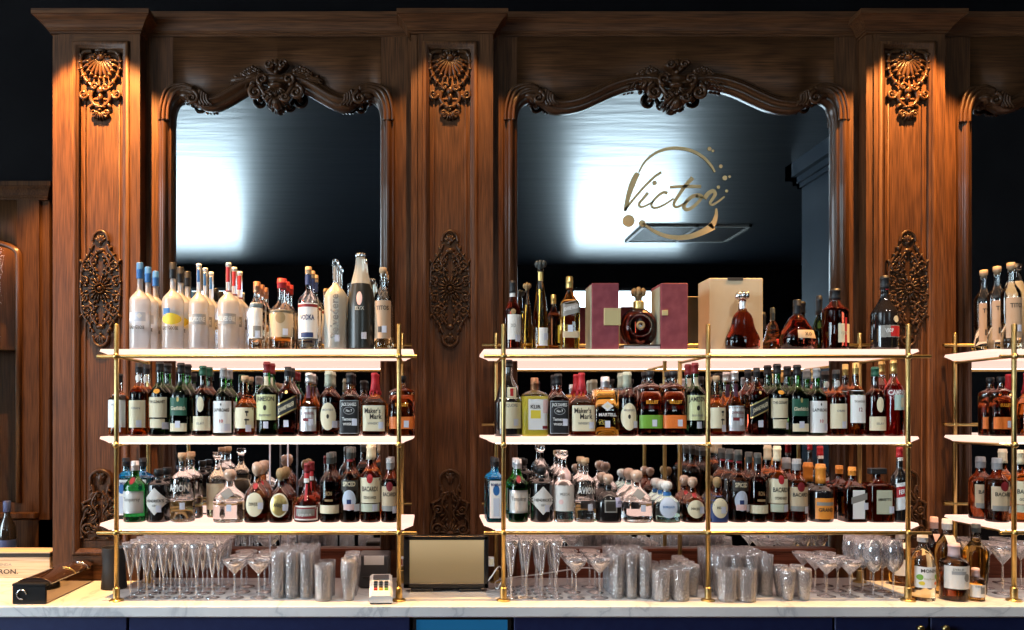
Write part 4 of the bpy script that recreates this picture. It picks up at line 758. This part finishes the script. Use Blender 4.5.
shelf_rows(0, 0, [('goose', 140, 20, 263, 3), ('gooselemon', 173, 21, 263, 3), ('belv', 199, 19.5, 264, 3), ('belvred', 228.5, 21, 263, 3), ('reyka', 257, 16, 282, 3), ('tincup', 282, 25, 279, 3, dict(gap=-.0)),
    ('stoli', 308.5, 20.5, 267, 3), ('belvscript', 335.5, 22.5, 260, 3, dict(gap=.0)), ('cone', 360.5, 26, 254, 2), ('kraft', 383, 17.5, 268, 3)])
shelf_rows(0, 1, [('longwhite', 119, 20, 374, 1), ('balvenie', 139, 18.5, 363, 2), ('glenlivet', 160, 20.5, 362, 2), ('fiddich', 181, 19.5, 363, 2), ('lagavulin', 203, 19, 366, 2), ('laphroaig', 223.5, 19.5, 368, 2), ('yamazaki', 245, 20, 376, 2),
    ('jameson', 267, 20.5, 362, 2), ('walker', 288, 19.5, 367, 2), ('chivas', 309, 20, 373, 2), ('michters', 329, 19, 371, 2), ('jack', 350, 20, 373, 2), ('makers', 374.5, 24, 373, 2), ('bulleit', 402, 26, 376, 1)])
shelf_rows(0, 2, [('bombay', 126, 20, 458, 1, Bk(.09, more='behind the green one')), ('bombay', 143, 20, 458, 1, Bk(.10, sd='bright blue gin bottle half hidden', more='by the black one')), ('tanq', 135, 22, 461), ('hend', 158.5, 23, 469, 2), ('avion', 182.5, 24.5, 453, 2), ('creamclear', 218, 22, 452, 1, Bk(.14)),
    ('patron', 230, 31, 469), ('julio', 257, 24, 462, 2), ('juliogold', 281, 23, 468, 2), ('marnier', 307, 26, 463, 2), ('banded', 330, 20, 453, 2), ('picture', 350, 20, 448, 2), ('bacardi8', 370.5, 20.5, 444, 2), ('bacardidark', 390, 18, 458, 2)])
shelf_rows(1, 0, [('cognacwhite', 512.5, 17, 281), ('slim', 527, 12, 283, 1, Bk(.08)), ('tower', 540.5, 17, 261), ('darkgold', 553.5, 13, 295, 1, Bk(.10)), ('walkergold', 569.5, 18.5, 277), ('paradis', 742.5, 34, 293), ('smallxo', 772.5, 19, 308, 1, Bk(.10)), ('xo', 797, 34, 300),
    ('greenneck', 819, 16, 296, 1, Bk(.09)), ('ribbon', 835, 25, 289), ('remy', 884.5, 25, 276)])
shelf_rows(1, 1, [('frangelico', 508, 27, 360), ('lemon', 534.5, 26, 378), ('jack', 558, 20, 374, 2), ('makers', 581.5, 25, 373, 2), ('martell', 605, 24, 377), ('michters', 627, 19, 372, 2), ('bulleitrye', 650, 24, 371, 2), ('bulleit', 673.5, 24, 371, 2), ('jameson', 695, 19, 363, 2), ('yamazaki', 716, 18, 376, 2),
    ('chivas', 734.5, 19.5, 371, 2), ('walker', 756.5, 18.5, 368, 2), ('glenlivet', 777, 19.5, 364, 2), ('fiddich', 797, 19, 365, 2), ('laphroaig', 816.5, 18.5, 368, 2), ('balvenie', 836, 19, 370, 2), ('macallan', 855.5, 17, 363, 2), ('lagavulin', 875, 18.5, 367, 1), ('campari', 893.5, 18, 360, 2)])
shelf_rows(1, 2, [('bombay', 495.5, 19, 458, 2, dict(more='with tall white label beside the post')), ('tanq', 518, 20, 459, 2), ('hend', 541.5, 23, 467, 2), ('capwhite', 563.5, 20, 451, 2), ('avion', 585, 21.5, 458, 2), ('patronxo', 608, 25, 474, 2), ('patron', 636.5, 28, 470, 2), ('aqua', 666.5, 27, 481, 3), ('julio', 692.5, 23, 477, 2), ('julioblue', 717, 19, 477, 2),
    ('picture', 738, 19.5, 450, 3), ('banded', 757.5, 19, 453, 2), ('bacardi8', 777, 19.5, 446, 2), ('bacardidark', 796.5, 20, 459, 2), ('orange', 820.5, 23.5, 464, 2), ('cointreau', 852, 22, 467, 2), ('disaronno', 877, 25, 468), ('vermouth', 899.5, 16, 447), ('vermouth', 820, 16, 446, 1, Bk(.20, sd='black bottle with a red cap', more='behind the orange-necked one'))])
shelf_rows(2, 0, [('kraft', 1011, 17, 263, 3), ('rackcone', 1036, 26, 259, 2, dict(sd='grey conical bottle', more='with steel cap and dark sleeve'))])
shelf_rows(2, 1, [('bulleit', 1001, 21, 377, 2), ('makers', 1027, 22, 373, 2)])
shelf_rows(2, 2, [('bacardidark', 997, 21, 458, 2), ('bacardi8', 1019, 20, 450, 2)])
CG = 'syrups and liqueurs on the marble'
stand('syrup', 922.5, 22, 534, CZ, 'on the marble by a post', 1, 2.775, grp=CG)
stand('bitter', 954, 25, 543, CZ, '', 1, 2.765, grp=CG); stand('tiny', 975.5, 16, 568, CZ, '', 1, 2.77, grp=CG); stand('germain', 976, 20, 524, CZ, 'behind the miniature', 1, 2.87, grp=CG)
stand('syrupplain', 947, 21, 519, CZ, 'behind the stubby bottle', 1, 2.90, grp=CG, by=1); stand('darksyrup', 934, 17, 517, CZ, 'behind the pale syrup', 1, 2.98, grp=CG, by=1); stand('syrupplain', 900, 19, 531, CZ, 'behind the wine glasses', 1, 3.065, grp=CG, by=1)
# gift boxes on the wide rack's top shelf
Z0 = ZS[0] + .0006
mat('clasp_gilt', (.50, .40, .20), .45, .5)
def coffret(name, label, x0, x1, top, m, y0, dep, deco):
    t = thing(name, label, 'gift box', ((PX(x0, y0) + PX(x1, y0)) / 2, y0, Z0), 'gift boxes on the wide rack'); w = (PX(x1, y0) - PX(x0, y0)) / 2; h = PZ(top, y0) - Z0
    MB().box(-w, w, 0, dep, 0, h, m, .0025).build('case', t); deco(t, w, h, dep); return t
def d1(t, w, h, dep):
    MB().box(w - .058, w + .006, -.004, .012, h * .36, h * .62, 'clasp_gilt', .001).build('clasp', t); MB().box(-w - .002, -w + .001, .006, dep - .006, .004, h - .006, 'box_lining').build('lining', t)
def d2(t, w, h, dep):
    MB().box(-w + .003, -w + .026, -.004, 0, h * .51, h * .59, 'clasp_gilt', .001).build('clasp', t); MB().box(-w - .002, -w + .001, .010, dep - .008, .004, h - .012, 'box_lining').build('lining', t)
def d3(t, w, h, dep):
    MB().box(-w * .30, w * .26, -.002, .010, h - .010, h + .0015, 'p_ink').build('lid_slot', t)
BY = YS2 + .018
coffret('gift_box', 'burgundy coffret half with gilt clasp, beside the golden whisky', 592, 619, 283, 'velvet_red', BY, .12, d1)
coffret('gift_box', 'burgundy coffret half with small pale stud, beside the beige box', 661, 688, 283, 'velvet_red', BY, .13, d2)
coffret('gift_box', 'tall beige box behind the bell-waisted decanter', 709, 763, 278, 'box_beige', BY + .085, .12, d3)
t = thing('decanter_stand', 'flat silver plinth under the round crystal decanter', 'stand', (PX(639, BY + .05), BY + .05, Z0)); MB().box(-.068, .068, -.045, .045, 0, .014, 'grey_plastic', .002).build('base', t); MB().box(-.07, .07, -.047, .047, .014, .019, 'matte_black', .001).build('tray', t)
t = stand('louis', 638.5, 37, 288, Z0 + .0195, 'between the burgundy coffrets', 1, BY + .027, grp='bottles on the wide rack top shelf')
b = MB(); Rl = .0355
for r_, th in ((.042, .0022), (.012, .005)):
    n = 30; b.tube([(r_ * cos(2 * pi * i / n), -.031 + (.004 if r_ > .02 else 0), .075 + r_ * sin(2 * pi * i / n)) for i in range(n + 1)], th, 'p_glass' if r_ > .02 else 'p_bronze', 8, False)
b.build('medallion_ring', t)
# ------------------------------------------------------------------ glasses on the marble
def walls(b, prof, m, c=(0, 0, 0), seg=18, th=.0012):
    inner = [(max(.0005, r - th), z) for r, z in prof[::-1]]
    b.lathe(prof + inner, m, c, seg, 'z', False); return b
def flute(t, H, r, m='bar_glass'):
    zb = H * .40; b = walls(MB(), [(.004, zb), (.0075, zb + H * .05), (r * .50, zb + H * .28), (r * .80, zb + H * .48), (r, H)], m); o = [b.build('bowl', t)]
    o.append(MB().lathe([(.0042, zb + .004), (.0032, zb - .006), (.0030, .02), (.0036, .006)], m, seg=10).build('stem', t)); o.append(MB().lathe([(.0255, 0), (.0265, .0012), (.011, .0045), (.0036, .009)], m, seg=18).build('foot', t)); return o
def coupe(t, H, r, m='bar_glass'):
    zb = H * .62; b = walls(MB(), [(.004, zb), (r * .45, zb + H * .12), (r * .8, zb + H * .24), (r * .96, zb + H * .32), (r, H)], m, seg=22); o = [b.build('bowl', t)]
    o.append(MB().lathe([(.0046, zb + .004), (.0034, zb - .008), (.0032, .02), (.004, .006)], m, seg=10).build('stem', t)); o.append(MB().lathe([(.034, 0), (.034, .0012), (.014, .0045), (.004, .009)], m, seg=18).build('foot', t)); return o
def wine(t, H, r, m='bar_glass'):
    zb = H * .42; b = walls(MB(), [(.004, zb), (r * .55, zb + H * .05), (r * .92, zb + H * .17), (r, zb + H * .28), (r * .94, zb + H * .42), (r * .82, H)], m, seg=22); o = [b.build('bowl', t)]
    o.append(MB().lathe([(.0046, zb + .004), (.0034, zb - .008), (.0032, .02), (.004, .006)], m, seg=10).build('stem', t)); o.append(MB().lathe([(.034, 0), (.034, .0012), (.014, .0045), (.004, .009)], m, seg=18).build('foot', t)); return o
def tumbler(t, H, r, m='cut_glass', facets=True):
    b = MB(); n = 16 if facets else 20; rings = []
    prof = [(.92, 0), (.97, .02), (.97, .3), (1., .97), (1., 1.)]
    for k, z in prof: rings.append([(r * k * (1 - (.07 if facets and i % 2 and z < .8 else 0)) * cos(2 * pi * i / n), r * k * (1 - (.07 if facets and i % 2 and z < .8 else 0)) * sin(2 * pi * i / n), z * H) for i in range(n)])
    for k, z in ((.95, 1.), (.90, .5), (.86, .09)): rings.append([(r * k * cos(2 * pi * i / n), r * k * sin(2 * pi * i / n), z * H) for i in range(n)])
    b.loft(rings, m, True, not facets); o = [b.build('wall', t)]
    o.append(MB().lathe([(r * .84, H * .012), (r * .85, H * .075)], m, seg=20).build('thick_base', t)); return o
def pint(t, H, r, m='cut_glass'):
    b = walls(MB(), [(r * .62, .004), (r * .66, H * .06), (r * .70, H * .2), (r * .92, H * .5), (r, H * .72), (r * .96, H * .88), (r * .90, H)], m, seg=20, th=.002); o = [b.build('wall', t)]
    o.append(MB().lathe([(r * .6, 0), (r * .63, .004), (r * .58, .010)], m, seg=18).build('thick_base', t)); return o
KIND = {'champagne_flute': (flute, 'slender V-shaped champagne flute', 'flute'), 'coupe_glass': (coupe, 'shallow stemmed coupe glass', 'coupe'), 'wine_glass': (wine, 'stemmed wine glass', 'wine glass'), 'highball_glass': (tumbler, 'tall ribbed highball glass', 'tumbler'), 'rocks_glass': (tumbler, 'short ribbed rocks glass', 'tumbler'), 'beer_glass': (pint, 'curved beer glass', 'beer glass'), 'stemless_glass': (pint, 'small stemless tasting glass', 'glass')}
ROW = ['front row', 'second row', 'third row', 'fourth row', 'fifth row']
def glasses(kind, cols, wpx, top, rows, where, Y0=2.835, gap=.006, base=None):
    fn, desc, cat = KIND[kind]; r = wpx / 2 * Y0 / F; H = EYE + (CY - top) * (Y0 - r) / F - CZ; first = None; g = '%s standing under the %s' % (cat, where)
    for j in range(rows):
        for i, px in enumerate(cols):
            Y = Y0 + j * (2 * r + gap); X = PX(px, Y0) + random.uniform(-.001, .001) + (.0015 if j % 2 else -.0015)
            lab = '%s, %s of the %s under the %s' % (desc, ORD[i], ROW[j], where)
            if first is None: t = thing(kind, lab, cat, (X, Y, CZ + .0006), g); first = (t, [(o, []) for o in fn(t, H, r)])
            else:
                t = dup(first[0], (X, Y, CZ + .0006), lab, first[1]); t['group'] = g
            t.rotation_euler.z = random.uniform(0, 6)
glasses('champagne_flute', (131, 147.5, 164, 180.5, 197, 213), 16.3, 544, 4, 'narrow rack')
glasses('coupe_glass', (235, 259), 23, 562, 3, 'narrow rack')
glasses('highball_glass', (278, 292.5, 307), 13.6, 553, 4, 'narrow rack')
glasses('rocks_glass', (324,), 18, 566, 2, 'narrow rack', 2.80)
glasses('beer_glass', (349.5,), 17, 560, 3, 'narrow rack', 2.80)
glasses('champagne_flute', (512, 527, 542, 557), 14, 541, 4, 'wide rack')
glasses('coupe_glass', (576.5, 600), 22, 561, 3, 'wide rack')
glasses('highball_glass', (618, 631.5, 645), 12.6, 554, 4, 'wide rack')
glasses('rocks_glass', (661.5, 681), 18, 571, 3, 'wide rack', 2.80)
glasses('stemless_glass', (693,), 14, 566, 4, 'middle post', 2.86)
glasses('highball_glass', (721, 736, 751, 766), 14, 556, 4, 'middle post', 2.875)
glasses('rocks_glass', (727, 747), 19, 571, 1, 'middle post\'s foot', 2.785)
glasses('stemless_glass', (788, 804.5), 15, 570, 2, 'wide rack by coupes', 2.80)
glasses('coupe_glass', (827, 850), 22, 563, 3, 'wide rack\'s end', 2.86)
glasses('wine_glass', (874, 894), 18, 541, 3, 'wide rack\'s end', 2.86)
glasses('coupe_glass', (1003, 1040), 23, 548, 3, 'cut-off rack', 2.90)
# ------------------------------------------------------------------ till screen, card terminal and the things at the ends
t = thing('till_screen', 'wide till monitor with black bezel and tan picture between the racks', 'monitor', (PX(446, 2.93), 2.93, CZ)); 
hx, z0, z1 = 42.5 * 2.93 / F, .014, .221
b = MB(); b.box(-hx, hx, 0, .035, z0, z0 + .020, 'black_plastic', .003); b.box(-hx, hx, 0, .035, z1 - .017, z1, 'black_plastic', .003); b.box(-hx, -hx + .024, 0, .035, z0, z1, 'black_plastic', .003); b.box(hx - .018, hx, 0, .035, z0, z1, 'black_plastic', .003); b.box(-hx + .005, hx - .005, .006, .034, z0 + .005, z1 - .005, 'black_plastic'); b.build('bezel', t)
MB().box(-hx + .024, hx - .018, .003, .006, z0 + .020, z1 - .017, 'screen_tan').build('screen', t)
b = MB(); b.box(-.14, -.05, .0, .10, .001, .012, 'black_plastic', .003); b.box(.05, .14, .0, .10, .001, .012, 'black_plastic', .003); b.box(-.14, .14, .06, .10, .001, .016, 'black_plastic', .003); b.box(-.05, .05, .045, .075, .01, .12, 'black_plastic', .004); b.build('stand', t)
for sx in (-1, 1):
    s_ = MB().box(sx * (hx + .012) - .012, sx * (hx + .012) + .012, .004, .03, .10, .135, 'white_plastic', .002); s_.build('side_badge', t)
    MB().box(sx * (hx + .012) - .008, sx * (hx + .012) + .008, .001, .005, .106, .129, 'p_darkred' if sx < 0 else 'p_cream').build('badge_face', t)
t = thing('card_terminal', 'white card payment terminal beside the front post', 'card terminal', (PX(381, 2.80), 2.80, CZ)); t.rotation_euler = (0, 0, .06)
b = MB(); b.prism([(-.002, 0), (-.002, 0)][:0] or [(-.038, .002), (.038, .002), (.040, .03), (-.040, .03)], -.06, .075, 'white_plastic'); b.build('base', t)
b = MB(); w = .043; b.loft([[(-w, y, z - .02), (w, y, z - .02), (w, y, z), (w * .8, y, z + .006), (-w * .8, y, z + .006), (-w, y, z)] for y, z in ((-.068, .026), (-.06, .036), (.02, .060), (.085, .074))], 'white_plastic', True, False); bd = b.build('body', t)
def tilt(y): return .036 + (y + .06) * .30 + .0065
b = MB(); b.add([(-.030, .03, tilt(.03) + .003), (.030, .03, tilt(.03) + .003), (.030, .07, tilt(.07) - .001), (-.030, .07, tilt(.07) - .001)], [(0, 1, 2, 3)], 'dark_grey', False); b.build('display', t)
for i in range(3):
    for j in range(4):
        y = -.045 + j * .017; x = -.020 + i * .020; MB().box(x - .007, x + .007, y, y + .011, tilt(y) - .004, tilt(y) + .007, ('p_red', 'p_amber', 'p_green')[i] if j == 0 else 'p_dark', .001).build('key', t)
b = MB(); b.box(-.040, .040, -.064, .08, 0, .006, 'black_plastic', .002); b.build('rubber_foot', t)
t = thing('label_printer', 'dark printer box with a white slip behind the card terminal', 'printer', (PX(374, 2.99), 2.99, CZ))
MB().box(-.062, .062, 0, .11, .0005, .135, 'dark_grey', .006).build('case', t); MB().box(-.045, .045, -.012, 0, .04, .05, 'black_plastic', .002).build('tray', t); MB().box(-.040, .040, -.003, -.0005, .095, .132, 'p_white').build('paper_slip', t)
b = MB(); random.seed(3)
pts = [(PX(488, 2.90), 2.96, CZ + .03), (PX(492, 2.90), 2.90, CZ + .07), (PX(500, 2.9), 2.93, CZ + .10), (PX(506, 2.9), 2.97, CZ + .06), (PX(498, 2.9), 2.92, CZ + .015), (PX(502, 2.9), 3.05, CZ + .02), (PX(540, 3.1), 3.10, CZ + .035), (PX(585, 3.1), 3.105, CZ + .06), (PX(603, 3.1), 3.11, CZ + .045)]
tag(MB().tube(spline(pts, 10), .0028, 'white_plastic', 7).build('power_cord'), 'white cable looping from the till screen behind the flutes', 'cable')
for i, px in enumerate((270, 288)):
    tag(MB().tube([(PX(px, 3.1), 3.0985, CZ + .002), (PX(px, 3.1), 3.0985, ZS[1] - .02)], .0035, 'p_paleblue', 8).build('cable'), ('thin pale cable behind the lower shelf, nearer the squat clear bottle', 'thin pale cable behind the lower shelf, nearer the red-ribboned bottle')[i], 'cable')
# crate
Yc = 3.19; x0, x1 = PX(-75, Yc), PX(50, Yc); zt = PZ(552, Yc)
t = thing('wooden_crate', 'pale wooden spirits crate with stamped lettering and black lid edge', 'crate'); b = MB().box(x0, x1, Yc, Yc + .11, CZ + .0005, zt - .022, 'crate_wood', .002); b.build('box', t)
l = MB().box(x0 - .002, x1 + .002, Yc - .003, Yc + .113, zt - .022, zt - .006, 'black_plastic', .001).build('lid_edge', t); MB().box(x0, x1, Yc, Yc + .11, zt - .006, zt, 'crate_wood', .001).build('lid', t)
f = t; flat_text('PATRON.', PX(1, Yc), PZ(571.5, Yc), .020, Yc - .0008, 'p_ink', 'lettering', t, .145); flat_text('HACIENDA', PX(0, Yc), PZ(564.5, Yc), .011, Yc - .0008, 'p_mid', 'lettering', t, .10)
# dark bottle by the cabinet
t = thing('wine_bottle', 'dark wine bottle behind the wooden crate, before the glazed cabinet', 'bottle', (PX(7, 3.35), 3.35, CZ + .0005)); MB().lathe([(.036, 0), (.038, .01), (.038, .17), (.034, .20), (.018, .235), (.014, .25), (.014, .27)], 'liquid_black', seg=22).build('body', t); MB().lathe([(.015, .262), (.016, .265), (.016, .31), (.014, .312)], 'p_navy', seg=16).build('capsule', t); MB().lathe([(.0385, .06), (.0385, .14)], 'p_navy', seg=22, cap=False).build('label', t)
# garnish case with a domed smoky lid
Yg = 2.735; xa, xb = PX(12, Yg), PX(46, Yg); w = (xb - xa) / 2; h = .072; t = thing('garnish_case', 'long dark garnish case with a domed smoky lid running back along the counter', 'garnish case', ((xa + xb) / 2, Yg, CZ + .0006))
mat('case_side', (.30, .24, .20), .06, 1.); b = MB(); b.box(-w, w, 0, .385, .0, h - .006, 'black_plastic', .003); b.build('case', t); MB().box(w, w + .0012, .004, .381, .004, h - .008, 'case_side').build('side_panel', t)
b = MB(); b.loft([[(-w * 1.02 * cos(pi * i / 14), y, h - .006 + .026 * sin(pi * i / 14)) for i in range(15)] for y in (.03, .04, .375, .383)], 'smoky_lid'); ld = b.build('lid', t)
b = MB(); b.box(-w - .001, w + .001, -.001, .03, h - .008, h + .004, 'black_plastic', .003); b.build('lid_catch', t)
b = MB(); b.tube([(-.026 + .017 * cos(a), -.003, .036 + .017 * sin(a)) for a in [2 * pi * i / 20 for i in range(17)]], .0026, 'silver', 8); b.build('latch', t)
for y in (.22, .33):
    b = MB(); b.tube([(-w * 1.04 * cos(pi * i / 14), y, h - .006 + .0285 * sin(pi * i / 14)) for i in range(8, 15)], .0022, 'silver' if y > .3 else 'gold', 6); b.build('lid_strap', ld)
t = thing('ice_tub', 'black tapered tub behind the first front post of the narrow rack', 'tub', (PX(114, 3.0), 3.0, CZ + .0005)); walls(MB(), [(.050, 0), (.049, .01), (.043, .09), (.046, .162), (.047, .165)], 'matte_black', seg=26, th=.003).build('tub', t); MB().lathe([(.044, .001), (.047, .006)], 'matte_black', seg=24).build('base', t)

# ------------------------------------------------------------------ camera, light, world
cam = bpy.data.cameras.new('camera'); co = bpy.data.objects.new('camera', cam); COL.objects.link(co); co.location = (0, 0, EYE); co.rotation_euler = (pi / 2, 0, 0)
cam.sensor_width = 36; cam.lens = F / 1024 * 36; cam.shift_x = (512 - CX) / 1024; cam.shift_y = (CY - 315) / 1024; cam.clip_start = .05
S.camera = co
def spot(name, loc, to, e, ang, blend, col, rad=.03):
    l = bpy.data.lights.new(name, 'SPOT'); l.energy = e; l.spot_size = radians(ang); l.spot_blend = blend; l.color = col; l.shadow_soft_size = rad
    o = bpy.data.objects.new(name, l); COL.objects.link(o); o.location = loc
    from mathutils import Vector
    o.rotation_euler = (Vector(to) - Vector(loc)).to_track_quat('-Z', 'Y').to_euler(); return o
def area(name, loc, to, e, sx, sy, col):
    l = bpy.data.lights.new(name, 'AREA'); l.shape = 'RECTANGLE'; l.size = sx; l.size_y = sy; l.energy = e; l.color = col
    o = bpy.data.objects.new(name, l); COL.objects.link(o); o.location = loc
    from mathutils import Vector
    o.rotation_euler = (Vector(to) - Vector(loc)).to_track_quat('-Z', 'Y').to_euler(); return o
WARM = (1, .50, .15)
for i, (px, e) in enumerate(((100, 700), (450, 110), (907, 430))): spot('picture_spot', (PX(px, YF), 2.75, 3.58), (PX(px, YF), 2.75, 2.0), e, 80, .22, WARM, .012)
area('cabinet_lamp', (PX(-36, 3.52), 3.52, PZ(232, 3.52)), (PX(-36, 3.52), 3.60, 1.2), 8, .5, .10, (1, .42, .10))
for x in (-1.35, .1, 1.5, 2.6): spot('bar_downlight', (x, 1.25, 4.0), (x * .97, 2.85, 1.25), 112, 44, .7, (1, .90, .79), .05)  # unseen spots, added out of the mirrors' view to fill the bar front
area('window_daylight', (RL + .1, -.3, 2.2), (0, 2.8, 1.4), 370, 3.4, 2.8, (.76, .88, 1))  # area lamp at the added window, cool fill for the bar
wd = bpy.data.worlds.new('world'); S.world = wd; wd.use_nodes = True; wd.node_tree.nodes['Background'].inputs[0].default_value = (.5, .6, .8, 1); wd.node_tree.nodes['Background'].inputs[1].default_value = .02
S.view_settings.view_transform = 'Standard'; S.view_settings.look = 'None'; S.view_settings.gamma = 1; S.view_settings.exposure = .2; S.view_settings.use_curve_mapping = False
c = S.cycles; c.max_bounces = 30; c.diffuse_bounces = 3; c.glossy_bounces = 5; c.transmission_bounces = 28; c.transparent_max_bounces = 48; c.caustics_reflective = False; c.caustics_refractive = False; c.sample_clamp_indirect = 4; c.use_denoising = True
